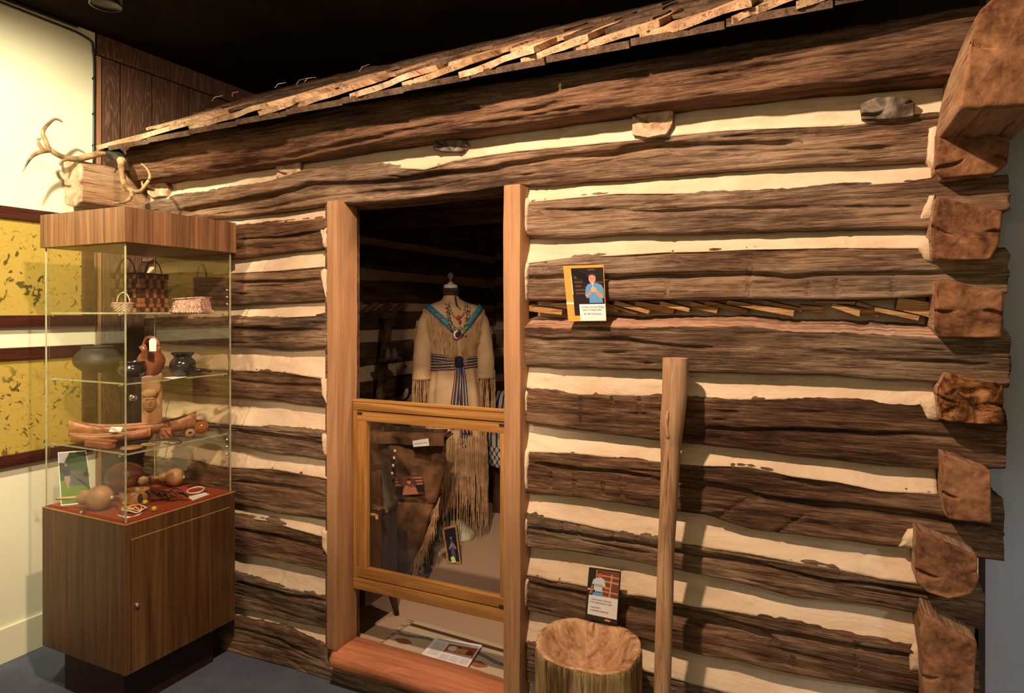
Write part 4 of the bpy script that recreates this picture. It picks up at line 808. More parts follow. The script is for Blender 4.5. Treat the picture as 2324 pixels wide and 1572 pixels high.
MB().tube([np.array(c0)+np.array(Matrix.Rotation(.5, 3, 'Z') @ Vector((a*.053, b_*.053, .055+.004*a))) for a, b_ in ((-1, -1), (1, -1), (1, 1), (-1, 1))], .003, 6, closed=True).build('rim', M_pink, t, True)
# pots, second shelf
def sprof(prof): return [(max(v_.x, .0004), v_.z) for v_ in smooth_path([(a, 0, b_) for a, b_ in prof], 4)]
def pot(name, px, py, y, prof, mat, lb, cat='pot', z=None, n=48):
    prof = sprof(prof); c0 = P(px, py, 1, y); c0[2] = z; t = MB().lathe(c0, prof, n).build(name, mat, None, True, origin=c0); return tag(t, lb, cat), c0
k1 = SH[1]
pot('clay_pot', 222, 850, -.30, [(.001, .002), (.045, 0), (.085, .03), (.092, .055), (.078, .085), (.060, .10), (.062, .112), (.057, .112), (.055, .10), (.072, .083), (.084, .055), (.04, .008), (.001, .006)], plain('grey_pottery', (.05, .042, .034, 1), .5), 'large dull grey pot at the left of the second shelf', z=k1)
pot('clay_bowl', 300, 860, -.38, [(.001, .002), (.030, 0), (.047, .018), (.050, .035), (.042, .050), (.046, .062), (.042, .064), (.037, .050), (.045, .034), (.03, .006), (.001, .005)], M_bkpot, 'glossy black bowl with a flared lip, second shelf beside the clay vase', 'bowl', z=k1)
pot('clay_jar', 415, 850, -.27, [(.001, .002), (.022, 0), (.042, .016), (.050, .040), (.046, .060), (.034, .074), (.032, .080), (.044, .094), (.041, .095), (.030, .080), (.042, .060), (.045, .04), (.02, .006), (.001, .005)], M_bkpot, 'round black clay jar with wide mouth, right side of second shelf', 'jar', z=k1)
c0 = P(343, 850, 1, -.30); c0[2] = k1; t = thing('clay_vase', c0, 'red clay wedding vase with arched handle and a paper tag', 'vase')
MB().lathe(c0, sprof([(.001, .002), (.020, 0), (.036, .014), (.050, .045), (.052, .065), (.044, .085), (.030, .097), (.001, .10)]), 40).build('body', M_redpot, t, True)
dv = np.array([math.cos(YAW), math.sin(YAW), 0])
for s_ in (-1, 1): MB().tube([c0+dv*s_*.018+[0, 0, .085], c0+dv*s_*.028+[0, 0, .105], c0+dv*s_*.036+[0, 0, .122]], [.016, .012, .014], 14).build('spout', M_redpot, t, True)
MB().tube(smooth_path([c0+dv*-.034+[0, 0, .118], c0+dv*-.022+[0, 0, .148], c0+[0, 0, .158], c0+dv*.022+[0, 0, .148], c0+dv*.034+[0, 0, .118]], 5), .006, 8).build('handle', M_redpot, t, True)
tp = P(347, 782, 1, -.36); a_ = dv; tg = thing('paper_tag', tp, 'white paper tag on a string hanging from the red vase', 'tag')
b = MB(); b.prism([tp+a_*u_*.015+np.array([0, 0, v_*.026]) for u_, v_ in ((-.9, -1), (.9, -1), (1, .6), (.4, 1), (-.4, 1), (-1, .6))], (.0003, -.0008, 0)); b.build('tag_card', M_white, tg)
MB().tube([tp+[0, 0, .022], c0+[0, -.008, .155]], .0008, 5).build('string', M_white, tg)
def label_card(pts, z, lb, h=.0015):
    q = [on(a, b_, z+h) for a, b_ in pts]; b = MB(); b.prism(q, (0, 0, -h*.6)); o = b.build('paper_label', M_white); return tag(o, lb, 'label')
label_card([(370, 856), (421, 852), (424, 855), (390, 860)], k1, 'white slip of paper in front of the round black jar')
label_card([(318, 852), (345, 849), (344, 853), (322, 856)], k1, 'small white slip of paper in front of the red vase')
pc = on(440, 846, k1); b = MB(); b.tube(smooth_path([pc+[-.03, 0, .022], pc+[-.028, 0, .008], pc+[0, 0, .008], pc+[.03, .02, .012], pc+[.06, .035, .006]], 5), [.010]*3+[.011]*5+[.009]*7+[.006]*6, 10); tag(b.build('clay_pipe', M_bkpot, smooth=True), 'small black pipe lying right of the round black jar', 'pipe')
# third shelf
k2 = SH[2]
c0 = on(345, 960, k2); c0 = P(345, 960, 1, -.20); c0[2] = k2; t = thing('carved_block', c0, 'tan wooden block carved with a face, standing at the shelf back', 'carving')
Rf = Matrix.Rotation(YAW+.5, 3, 'Z'); b = MB(); b.box(c0+[0, 0, .125], (.078, .05, .25), R=Rf, bev=.006); b.build('block', M_tanwood, t)
fn = np.array(Rf @ Vector((0, -1, 0))); sd_ = np.array(Rf @ Vector((1, 0, 0))); fcn = c0+fn*.026+sd_*-.008
def ellip(b, c, ru, rv, rd, R=Rf, n=14, m=0):
    V = []; 
    for i in range(9):
        ph = -PI/2+PI*i/8
        for k_ in range(n): th = 2*PI*k_/n; v_ = R @ Vector((ru*math.cos(ph)*math.cos(th), rd*math.cos(ph)*math.sin(th), rv*math.sin(ph))); V.append((c[0]+v_.x, c[1]+v_.y, c[2]+v_.z))
    b.add(V, grid_faces(9, n, wrap_v=True), m); return b
b = MB(); ellip(b, fcn+[0, 0, .130], .026, .042, .016); ellip(b, fcn+[0, 0, .165], .032, .022, .018); b.build('face', M_tanwood, t, True)
b = MB(); ellip(b, fcn+fn*.015+[0, 0, .128], .005, .014, .007); ellip(b, fcn+fn*.012+[0, 0, .108], .011, .003, .004); ellip(b, fcn+fn*.014+sd_*-.010+[0, 0, .146], .010, .003, .004); ellip(b, fcn+fn*.014+sd_*.010+[0, 0, .146], .010, .003, .004); b.build('features', M_tanwood, t, True)
b = MB(); c1 = P(300, 960, 1, -.14); c1[2] = k2; b.box(c1+[0, 0, .11], (.10, .012, .22), rz=YAW, bev=.003); tag(b.build('bark_slab', M_dark), 'dark wooden slab standing behind the shelf beside the carving', 'slab')
def dugout(name, pa, pb, wid, h0, h1, lb, mat, lift=.5, z=k2, hollow=.7):
    pa = np.array(pa, float); pb = np.array(pb, float); n = 40; nv = 18; V = []; ax_ = pb-pa; L_ = np.linalg.norm(ax_); ax_ /= L_; sd = np.cross([0, 0, 1], ax_)
    for i in range(n):
        s_ = i/(n-1); e = abs(2*s_-1); wd = wid*(1-e**3.2)**.6+.004; top = h0+(h1-h0)*e**3; kl = (h1-h0)*.55*max(0, e-.6)**1.5*3
        for k_ in range(nv):
            a = PI*(k_/(nv-1)); # outer half then inner
            V.append(pa+ax_*L_*s_+sd*math.cos(a)*wd/2+np.array([0, 0, z+kl+(top-kl)*(1-math.sin(a)**.7)-pa[2]]))
        for k_ in range(nv):
            a = PI*(1-k_/(nv-1)); w2 = wd*.78; V.append(pa+ax_*L_*s_+sd*math.cos(a)*w2/2+np.array([0, 0, z+kl+(top-kl)*(1-hollow*math.sin(a)**.8)+.001-pa[2]]))
    f = grid_faces(n, 2*nv, wrap_v=True); f += [list(range(2*nv))[::-1], [(n-1)*2*nv+k_ for k_ in range(2*nv)]]
    return tag(link_mesh(name, V, f, mat, None, True), lb, 'carving')
dugout('dugout_canoe', (-2.735, -.475, k2), (-2.455, -.105, k2), .085, .045, .085, 'long reddish dugout canoe model with raised ends, third shelf', M_cwood)
dugout('dugout_canoe', (-2.655, -.515, k2), (-2.475, -.305, k2), .055, .028, .044, 'short pale carved canoe model in front of the long canoe', M_cwood)
lt_ = on(240, 1003, k2); b = MB(); b.box(np.array([-2.485, -.505, k2+.012]), (.13, .035, .022), rz=.05, bev=.004); b.box(np.array([-2.49, -.50, k2+.027]), (.15, .02, .008), rz=.12, bev=.002); tag(b.build('cedar_offcuts', M_cwood), 'rough reddish cedar sticks at the shelf front left', 'wood')
cd_ = on(288, 976, k2+.035); b = MB(); b.box((-2.55, -.40, k2+.046), (.048, .003, .022), R=Matrix.Rotation(.4, 3, 'Z') @ Matrix.Rotation(-.6, 3, 'X')); tag(b.build('paper_label', M_white), 'cream paper label propped on the short canoe', 'label')
c0 = on(378, 992, k2); t = thing('toy_drum', c0, 'small hide covered drum with dark lacing, third shelf', 'drum')
MB().lathe(c0, [(.001, 0), (.024, 0), (.027, .018), (.025, .036), (.001, .038)], 7).build('body', M_cwood, t)
b = MB()
for i in range(7): a = 2*PI*i/7; a2 = a+PI/7; b.tube([c0+[.026*math.cos(a), .026*math.sin(a), .036], c0+[.028*math.cos(a2), .028*math.sin(a2), .018], c0+[.026*math.cos(a2+PI/7), .026*math.sin(a2+PI/7), .002]], .0012, 5)
b.build('lacing', M_ink, t)
def ball(name, c, r, mat, lb, cat, parts=None):
    t = thing(name, c, lb, cat); b = MB(); b.lathe(np.array(c)+[0, 0, r], [(r*math.cos(a)+.0002, r*math.sin(a)) for a in np.linspace(-PI/2, PI/2*.86, 14)], 24); b.build('shell', mat, t, True); return t
c0 = on(457, 984, k2); t = ball('gourd_ornament', c0, .028, M_orange, 'larger glossy orange gourd ornament at the right of the third shelf', 'ornament'); MB().tube([c0+np.array([.011*math.cos(a), .011*math.sin(a), .0535]) for a in np.linspace(0, 2*PI, 12, endpoint=False)], .0012, 5, closed=True).build('rim', M_orange, t, True)
c0 = on(432, 994, k2); t = ball('gourd_ornament', c0, .020, M_gourd, 'smaller orange gourd ornament with a dark opening, third shelf', 'ornament'); cv_ = (CAM-(c0+[0, 0, .02])); cv_ /= np.linalg.norm(cv_)
b = MB(); ellip(b, c0+[0, 0, .02]+cv_*.0165, .009, .008, .004, R=Matrix.Rotation(YAW+.5, 3, 'Z')); b.build('opening', M_ink, t, True)
c0 = on(298, 1017, k2); tag(MB().lathe(c0, [(.001, 0), (.036, 0), (.038, .003), (.035, .006), (.001, .005)], 30).build('woven_mat', M_gourd, smooth=True), 'flat round orange disc at the front corner of the third shelf', 'disc')
c0 = on(336, 1010, k2); t = thing('beaded_medallion', c0, 'green and white beaded oval medallion on a black cord', 'jewellery')
MB().lathe(c0, [(.001, .003), (.016, .004), (.018, .002), (.018, 0), (.001, 0)], 24, sx=1.5).build('centre', M_green, t, True)
for r_, mt in ((.019, M_bwhite), (.0215, M_red)): MB().tube([c0+[1.5*r_*math.cos(a), r_*math.sin(a), .003] for a in np.linspace(0, 2*PI, 40, endpoint=False)], .0014, 6, closed=True).build('bead_ring', mt, t, True)
q = [on(*p_, k2+.004) for p_ in ((320, 1012), (300, 1006), (330, 1000), (370, 999), (400, 997), (412, 1003), (395, 1008), (372, 1006))]; MB().tube(smooth_path(q, 6), .0018, 6).build('cord', M_ink, t, True)
# deck of the case
k3 = ZT+.0032
def rattle(px, py, r, ang, L_, lb):
    c0 = on(px, py, k3); c0[1] = min(max(c0[1], Y0+.02+r), Y1-.022-r); c0[0] = min(c0[0], X1-.02-r); t = thing('gourd_rattle', c0, lb, 'rattle', 'gourd rattles on the red felt'); d_ = np.array([math.cos(ang), math.sin(ang), 0]); cc = c0+[0, 0, r]
    Rr = Matrix(((-d_[1], 0, d_[0]), (d_[0], 0, d_[1]), (0, 1, 0)))   # lathe axis (z) along d_
    prof = [(.0005, -r), (r*.55, -r*.84), (r*.88, -r*.45), (r, 0), (r*.86, r*.5), (r*.58, r*.82), (r*.52, r*.95), (r*.60, r*1.15), (r*.56, r*1.5), (r*.3, r*1.75), (.006, r*1.85)]
    MB().lathe(cc, prof, 28, R=Rr).build('gourd', M_gourd, t, True)
    MB().tube([cc+d_*r*1.7, cc+d_*(r*1.8+L_)+[0, 0, -.006]], [.0062, .0052], 12).build('handle', M_stick, t, True)
    MB().tube([cc-d_*(r*.93), cc-d_*(r*1.08)], [.0075, .006], 12).build('peg', M_bwhite, t, True)
rattle(222, 1158, .048, PI+.42, .085, 'gourd rattle with pale stick handle, front left on the red felt')
rattle(424, 1096, .040, PI+.42, .075, 'gourd rattle with pale peg, back right on the red felt')
c0 = P(287, 1115, 1, -.29); c0 = np.array([-2.665, -.285, k3]); t = thing('mask_gourd', c0, 'large dark gourd with fur tuft, behind on the red felt', 'gourd')
c0 = np.array([-2.665, -.285, k3]); MB().lathe(c0, sprof([(r_*.84, z_*.84) for r_, z_ in [(.001, 0), (.045, .006), (.082, .045), (.088, .085), (.070, .125), (.035, .148), (.012, .155), (.001, .156)]]), 40).build('shell', M_dgourd, t, True)
hc = np.array([-2.56, -.265, k3+.065]); b = MB(); rr_ = random.Random(5)
for i in range(420):
    th = rr_.uniform(0, 2*PI); ph = math.acos(rr_.uniform(-.7, 1)); dr = np.array([math.sin(ph)*math.cos(th), math.sin(ph)*math.sin(th), math.cos(ph)]); L_ = rr_.uniform(.025, .055)
    p0 = hc+dr*.015; p1 = hc+dr*L_+[0, 0, -.35*L_]; s_ = np.cross(dr, [0, 0, 1])+1e-3; s_ = s_/np.linalg.norm(s_)*.0012; b.add([p0-s_, p0+s_, p1], [[0, 1, 2]])
o = b.build('fur_tuft', M_hair, t); o['kind'] = 'stuff'; MB().lathe(hc+[.012, -.02, -.005], [(.001, .022), (.016, .016), (.02, 0), (.014, -.016), (.001, -.02)], 16).build('shell_disc', M_gourd, t, True)
c0 = on(306, 1138, k3); t = thing('wooden_cuff', c0, 'round wooden cuff with a dark burnt patch, on the red felt', 'cuff'); MB().lathe(c0, [(.052, 0), (.054, .02), (.053, .048), (.048, .049), (.047, .02), (.047, 0), (.052, 0)], 30, wob=lambda a, z: .03*math.sin(2*a)).build('ring', plain('honey_wood', (.34, .15, .05, 1), .4, var=.2, sc=20), t, True)
dk = (CAM-c0); dk[2] = 0; dk /= np.linalg.norm(dk); Rk = Matrix.Rotation(math.atan2(dk[1], dk[0])+PI/2+.35, 3, 'Z'); b = MB(); v_ = Rk @ Vector((0, -.0535, 0)); ellip(b, c0+[v_.x, v_.y, .024], .010, .019, .002, R=Rk); b.build('burnt_patch', M_ink, t, True)
# feathers
c0 = on(375, 1138, k3); t = thing('feather_fan', c0, 'bundle of dark brown feathers lying on the red felt', 'feathers'); rr_ = random.Random(9)
def feather(p0, d, L_, w_, par, mat=M_feather, curl=.02):
    d = np.array(d, float); d /= np.linalg.norm(d); s_ = np.cross(d, [0, 0, 1]); s_ /= np.linalg.norm(s_); V = []; n = 9
    for i in range(n):
        f_ = i/(n-1); w0 = w_*(math.sin(PI*min(1, f_*.92+.08))**.6)*(1-.2*f_)+.0005; c_ = p0+d*L_*f_+np.array([0, 0, curl*math.sin(PI*f_)]); V += [c_-s_*w0-[0, 0, .002], c_+[0, 0, .001], c_+s_*w0-[0, 0, .002]]
    f = [];
    for i in range(n-1):
        for k_ in range(2): f.append([i*3+k_, i*3+k_+1, i*3+k_+4, i*3+k_+3])
    return link_mesh('feather', V, f, mat, par, True)
for i in range(16):
    a = rr_.uniform(-.5, 1.0)+(PI if i % 3 else 0); feather(c0+[rr_.uniform(-.02, .03), rr_.uniform(-.015, .03), .006+.0015*i], (math.cos(a+.4), math.sin(a+.4)*.8, rr_.uniform(-.05, .12)), rr_.uniform(.05, .085), rr_.uniform(.006, .011), t, M_hair if i % 4 == 0 else M_feather)
# white ring and labels
c0 = on(444, 1118, k3); Rw = Matrix.Rotation(.18, 3, 'X'); t = thing('beaded_hoop', c0, 'thin white beaded hoop leaning on a label, right side of felt', 'jewellery')
MB().tube([c0+np.array(Rw @ Vector((.036*math.cos(a), .030*math.sin(a), .0)))+[0, 0, .012] for a in np.linspace(0, 2*PI, 36, endpoint=False)], .0026, 8, closed=True).build('hoop', M_bwhite, t, True); MB().box(c0+[.02, .03, .014], (.014, .006, .01), rz=.3, bev=.001).build('clasp', M_chrome, t)
label_card([(425, 1127), (465, 1117), (476, 1121), (437, 1135)], k3, 'white label under the beaded hoop on red felt')
label_card([(264, 1167), (300, 1172), (323, 1162), (315, 1168), (285, 1176)], k3, 'white label at the front corner of the red felt', .003)
c0 = on(303, 1158, k3); t = thing('bead_necklace', c0, 'coiled bead necklace with yellow puffs on the red felt', 'jewellery'); rr_ = random.Random(4)
for i in range(5):
    mt = (M_bwhite, M_red, M_yel, M_ink, M_bwhite)[i]; MB().tube([c0+[(.03+.006*i)*math.cos(a)+.006*math.sin(3*a+i), (.022+.003*i)*math.sin(a)+.005*math.cos(2*a+i), .004+.003*(i % 3)+.003*math.sin(4*a)] for a in np.linspace(0, 2*PI, 40, endpoint=False)], .0026, 6, closed=True).build('bead_strand', mt, t, True)
for px_, py in ((284, 1147), (350, 1160), (330, 1145)):
    c1 = on(px_, py, k3); MB().lathe(c1+[0, 0, .010], [(.010*math.cos(a)+.0002, .010*math.sin(a)) for a in np.linspace(-PI/2, PI/2, 8)], 12, wob=lambda a, z: .2*math.sin(7*a+z*500)).build('yellow_puff', M_yel, t, True)
# snapshot leaning inside on the left
q = [P(131, 1026, 1, -.47), P(197, 1018, 1, -.40), P(210, 1118, 1, -.44), P(138, 1136, 1, -.52)]
q[3][2] = q[2][2] = ZT+.004; q[1] = q[0]+(q[2]-q[3])*.92; t = thing('snapshot', (q[2]+q[3])/2, 'colour snapshot of a person in blue on grass, leaning at case left', 'photo')
c = Card(*q); c.slab('paper', M_white, .001, t); c.rect(.03, .02, .98, .98, fc_(40, 66, 34)); c.rect(.03, .55, .98, .98, fc_(88, 118, 44)); c.rect(.35, .38, .98, .66, fc_(84, 80, 84)); c.poly([(.03, .02), (.4, .02), (.2, .22), (.03, .2)], fc_(170, 165, 175)); c.rect(.03, .25, .2, .36, fc_(40, 30, 34))
c.poly([(.16, .30), (.34, .28), (.50, .34), (.48, .37), (.36, .34), (.36, .46), (.17, .47)], fc_(30, 44, 78)); c.oval(.25, .25, .05, .035, fc_(150, 110, 100)); c.poly([(.17, .47), (.36, .46), (.36, .58), (.30, .58), (.29, .70), (.24, .70), (.22, .58), (.18, .58)], fc_(150, 120, 104)); c.bake('print', t)
# ================================================================== INSIDE THE CABIN
def at_floor(px, py): return P(px, py, 2, .1)
# glazed barrier in the doorway
fx0, fx1, fy = -1.722, -.992, .06; t = thing('glazed_barrier', ((fx0+fx1)/2, fy, .37), 'golden oak framed glass barrier set across the lower doorway', 'barrier')
def rail(name, x0, x1, z0, z1, y0, y1, mat=M_gold): b = MB(); b.box(((x0+x1)/2, (y0+y1)/2, (z0+z1)/2), (x1-x0, y1-y0, z1-z0), bev=.003); return auto(b.build(name, mat, t))
rail('top_rail', fx0, fx1, 1.100, 1.134, fy-.014, fy+.03); rail('cap_bead', fx0, fx1, 1.134, 1.141, fy-.018, fy+.03)
rail('inner_rail', fx0+.012, fx1-.012, 1.056, 1.096, fy-.008, fy+.018); rail('groove_bead', fx0, fx1, 1.0955, 1.1005, fy-.002, fy+.02, M_dark)
rail('inner_rail', fx0+.012, fx1-.012, .418, .458, fy-.008, fy+.018); rail('groove_bead', fx0, fx1, .4135, .4185, fy-.002, fy+.02, M_dark); rail('bottom_rail', fx0, fx1, .370, .414, fy-.014, fy+.03)
rail('outer_stile', fx0, fx0+.018, .414, 1.10, fy-.012, fy+.03, M_goldz); rail('inner_stile', fx0+.020, fx0+.062, .458, 1.056, fy-.008, fy+.018, M_goldz); rail('inner_stile', fx1-.062, fx1-.020, .458, 1.056, fy-.008, fy+.018, M_goldz); rail('outer_stile', fx1-.018, fx1, .414, 1.10, fy-.012, fy+.03, M_goldz)
rail('glass', fx0+.055, fx1-.055, .450, 1.064, fy+.003, fy+.007, M_acr)
for x_, z_ in ((fx0+.03, 1.086), (fx1-.05, 1.086), (fx1-.05, .425)): rail('corner_brace', x_-.014, x_+.014, z_-.005, z_+.005, fy-.0095, fy-.0075, M_dark)
# dress form
m0 = np.array([-2.064, 1.432, .1]); TH = math.radians(38)
def T(lx, ly, z): return np.array([m0[0]+lx*math.cos(TH)-ly*math.sin(TH), m0[1]+lx*math.sin(TH)+ly*math.cos(TH), z])
df = thing('dress_form', m0, 'dress form with glass knob and pale bell base, inside the cabin', 'mannequin')
zz_ = lambda py: 1.5+(707-py)*.00274
MB().lathe((m0[0], m0[1], .1), [(.001, .0), (.135, .0), (.140, .012), (.120, .03), (.085, .055), (.06, .085), (.03, .10), (.001, .10)], 36).build('bell_base', M_porc, df, True)
MB().tube([(m0[0], m0[1], .19), (m0[0], m0[1], 1.62)], .018, 14).build('pole', M_dark, df, True)
M_skin = plain('linen_form', (.46, .31, .18, 1), .8, var=.08, sc=20)
def loft(name, rows, mat, par, n=72, fold=None, caps=True, op=T):
    V = []
    for z, hw_, hd, ox, oy in rows:
        for k_ in range(n):
            a = 2*PI*k_/n; fo = fold(a, z) if fold else 0; V.append(op(ox+hw_*(1+fo)*math.copysign(abs(math.cos(a))**.9, math.cos(a)), oy+hd*(1+fo)*math.sin(a), z))
    f = grid_faces(len(rows), n, wrap_v=True)
    if caps: f += [list(range(n)), [(len(rows)-1)*n+k_ for k_ in range(n)][::-1]]
    o = link_mesh(name, V, f, mat, par, True); bm = bmesh.new(); bm.from_mesh(o.data); bmesh.ops.recalc_face_normals(bm, faces=bm.faces); bm.to_mesh(o.data); bm.free(); return o
def dense(rows, k_=5):
    out = [];
    zs_ = np.linspace(0, len(rows)-1, (len(rows)-1)*k_+1)
    return [tuple(np.interp(s_, range(len(rows)), [r[j] for r in rows]) for j in range(5)) for s_ in zs_]
loft('torso', dense([(1.652, .040, .042, -.02, 0), (1.60, .043, .046, -.02, 0), (1.575, .060, .056, -.015, 0), (1.55, .105, .07, -.01, 0), (1.52, .150, .088, 0, 0), (1.44, .155, .10, 0, 0), (1.35, .14, .105, 0, 0), (1.19, .115, .085, 0, 0), (1.0, .14, .10, 0, 0)]), M_skin, df)
ck = T(-.02, 0, 0); MB().lathe((ck[0], ck[1], 1.655), [(.042, -.01), (.045, 0), (.043, .010), (.03, .015), (.016, .020), (.012, .028), (.001, .028)], 28).build('neck_cap', M_bwhite, df, True)
MB().lathe((ck[0], ck[1], 1.68), [(.010, 0), (.013, .004), (.006, .010), (.006, .022), (.010, .027), (.017, .036), (.0185, .046), (.015, .056), (.006, .064), (.0005, .066)], 12).build('glass_knob', M_crys, df, False)
# dress
dr = thing('buckskin_dress', (m0[0], m0[1], .45), 'fringed tan buckskin dress with blue beaded collar on the form', 'dress')
rows = [(1.560, .085, .062, -.02, .0), (1.540, .150, .085, -.005, 0), (1.515, .190, .10, 0, 0), (1.47, .200, .112, 0, 0), (1.40, .188, .118, 0, 0), (1.30, .162, .118, 0, 0), (1.235, .145, .105, 0, 0), (1.18, .138, .10, 0, 0), (1.12, .150, .11, 0, 0), (1.0, .168, .125, 0, 0), (.85, .182, .135, 0, 0), (.70, .192, .142, 0, 0), (.58, .198, .148, 0, 0), (.50, .200, .15, 0, 0)]
fold = lambda a, z: .03*math.sin(9*a+z*2)*(1 if z < 1.15 else .25)+.012*math.sin(17*a+3)*(1 if z < 1.2 else .3)
loft('dress_body', dense(rows, 4), M_buck, dr, 96, fold)
rz_ = sorted([(r[0], r[1], r[2]) for r in rows])
def fy_(x, z, gap=.005):
    hw_ = np.interp(z, [r[0] for r in rz_], [r[1] for r in rz_]); hd = np.interp(z, [r[0] for r in rz_], [r[2] for r in rz_]); q_ = min(abs(x)/hw_, .985); return -hd*math.sqrt(1-abs(q_)**2.0)-gap
for s_ in (-1, 1):
    sx = s_; pth = smooth_path([T(sx*.128, 0, 1.492), T(sx*.165, .0, 1.44), T(sx*.186, .0, 1.33), T(sx*.198, -.01, 1.20), T(sx*.198, -.02, 1.08)], 6)
    b = MB(); L_ = len(pth); b.tube(pth, [.050+.007*min(1, i/14.)+.0015*math.sin(i*1.1) for i in range(L_)], 22); b.build('sleeve', M_buck, dr, True)
def strand_set(name, items, mat=M_fringe, w_=.0022):
    b = MB()
    for p0, p1, ph in items:
        p0 = np.array(p0); p1 = np.array(p1); n = 5; sw = T(1, 0, 0)-T(0, 0, 0); V = []
        for i in range(n):
            f_ = i/(n-1); c_ = p0+(p1-p0)*f_+sw*.004*math.sin(ph+f_*5)+(T(0, 1, 0)-T(0, 0, 0))*-.002*math.sin(ph*2+f_*4); ww = w_*(1-.35*f_)
            V += [c_-sw*ww, c_+sw*ww, c_+(T(0, 1, 0)-T(0, 0, 0))*-.0016]
        b.add(V, grid_faces(n, 3, wrap_v=True))
    o = b.build(name, mat, dr); o['kind'] = 'stuff'; return o
rr_ = random.Random(12)
it = []
for layer, (z0, z1) in enumerate(((.74, .38), (.66, .30), (.54, .17))):
    hw_, hd = .200+.004*layer, .150+.003*layer
    for i in range(120):
        a = 2*PI*(i+rr_.random())/120; it.append((T(hw_*math.cos(a)*1.02, hd*math.sin(a)*1.04-.004, z0+rr_.uniform(-.02, .02)), T(hw_*math.cos(a)*1.03, hd*math.sin(a)*1.06-.006, z1+rr_.uniform(-.05, .06)), rr_.uniform(0, 6)))
strand_set('hem_fringe', it, w_=.0026)
it = []
def vline(s_, f_): return (s_*.170*(1-f_)+.018*f_, 1.535*(1-f_)+1.355*f_)
for s_ in (-1, 1):
    for i in range(60):
        f_ = (i+rr_.random())/60; x_, z_ = vline(s_, f_); x_ += s_*.012; z_ -= .018; L_ = rr_.uniform(.13, .22)*(.7+.3*f_); it.append((T(x_, fy_(x_, z_, .010), z_), T(x_*1.02, fy_(x_, z_-L_, .012), z_-L_), rr_.uniform(0, 6)))
strand_set('yoke_fringe', it)
it = []
for s_ in (-1, 1):
    for i in range(70):
        a = 2*PI*rr_.random(); cx2 = s_*.198+.056*math.cos(a); cy2 = -.02+.05*math.sin(a); it.append((T(cx2, cy2, 1.115+rr_.uniform(-.01, .02)), T(cx2+s_*.004, cy2, .86+rr_.uniform(-.06, .06)), rr_.uniform(0, 6)))
    for i in range(22): z_ = 1.45-.014*i; it.append((T(s_*(.222+.012*min(i, 8)/8), .02, z_), T(s_*.246, .02, z_-.09), rr_.uniform(0, 6)))
strand_set('sleeve_fringe', it)
# blue beaded collar band
for s_ in (-1, 1):
    V = []; n = 26
    for i in range(n):
        f_ = i/(n-1); x_, z_ = vline(s_, f_); nx_, nz_ = .70*s_*-1, .72
        for k_ in (-1, 0, 1): xx = x_+nx_*.020*k_; zz = z_+nz_*.020*k_; V.append(T(xx, fy_(xx, min(zz, 1.545), .008+.002*(k_ == 0)), zz))
    o = link_mesh('beaded_band', V, grid_faces(n, 3), M_blueb, dr, True); md = o.modifiers.new('thick', 'SOLIDIFY'); md.thickness = .003
    for f_, mt in ((.25, M_purple), (.42, M_red), (.66, M_purple), (.78, M_yel)):
        x_, z_ = vline(s_, f_); b = MB()
        for q_ in range(3): a = 1.2*q_+.4; ellip(b, T(x_+.007*math.cos(a), fy_(x_, z_, .013), z_+.007*math.sin(a)), .006, .003, .002, R=Matrix.Rotation(TH, 3, 'Z') @ Matrix.Rotation(a, 3, 'Y'), n=8)
        b.build('bead_flower', mt, dr, True)
# sash
sa = thing('woven_belt', T(0, -.11, 1.19), 'striped navy woven belt knotted round the dress waist', 'belt')
cols = [fc_(24, 30, 52), fc_(196, 160, 150), fc_(28, 34, 58), fc_(120, 44, 48), fc_(30, 40, 66), fc_(190, 180, 100), fc_(26, 30, 50), fc_(70, 84, 112), fc_(22, 26, 44), fc_(200, 170, 160), fc_(28, 34, 60)]
def wrap(name, z0, z1, slope, gap):
    n = 64; rowsn = len(cols)+1; V = []
    for i in range(n):
        a = 2*PI*i/n; ca, sa_ = math.cos(a), math.sin(a)
        for j in range(rowsn):
            z_ = z0+(z1-z0)*j/(rowsn-1)+slope*ca; hw_ = np.interp(z_, [r[0] for r in rz_], [r[1] for r in rz_]); hd = np.interp(z_, [r[0] for r in rz_], [r[2] for r in rz_]); V.append(T((hw_+gap)*ca, (hd+gap)*sa_, z_))
    o = link_mesh(name, V, grid_faces(n, rowsn, wrap_u=True), cols, sa, True); o.data.polygons.foreach_set('material_index', [k_ % len(cols) for k_ in range(len(o.data.polygons))]); md = o.modifiers.new('thick', 'SOLIDIFY'); md.thickness = .004; return o
wrap('wrap', 1.150, 1.200, .010, .012); wrap('wrap', 1.185, 1.230, -.012, .009)
def tail(name, x0, x1, z0, z1, gap, w0, w1, fr=.06):
    n = 20; V = []; k_ = len(cols)+1
    for i in range(n):
        f_ = i/(n-1); z_ = z0+(z1-z0)*f_; xc = x0+(x1-x0)*f_+.004*math.sin(f_*7)
        for j in range(k_): xx = xc+(-.5+j/(k_-1))*(w0+(w1-w0)*f_); V.append(T(xx, fy_(xx*.8, max(z_, .55), gap+.003*math.sin(j*1.7+f_*3)), z_))
    o = link_mesh(name, V, grid_faces(n, k_), cols, sa, True); o.data.polygons.foreach_set('material_index', [q_ % len(cols) for q_ in range(len(o.data.polygons))]); md = o.modifiers.new('thick', 'SOLIDIFY'); md.thickness = .003
tail('tail', .01, -.010, 1.215, .80, .022, .035, .070); tail('tail', .02, .060, 1.215, .76, .019, .035, .062); tail('tail_end', .035, .045, .80, .68, .012, .05, .035)
b = MB(); kc = T(.015, -.128, 1.195); b.box(kc, (.05, .03, .062), rz=TH, bev=.010); b.build('knot', cols[0], sa, True)
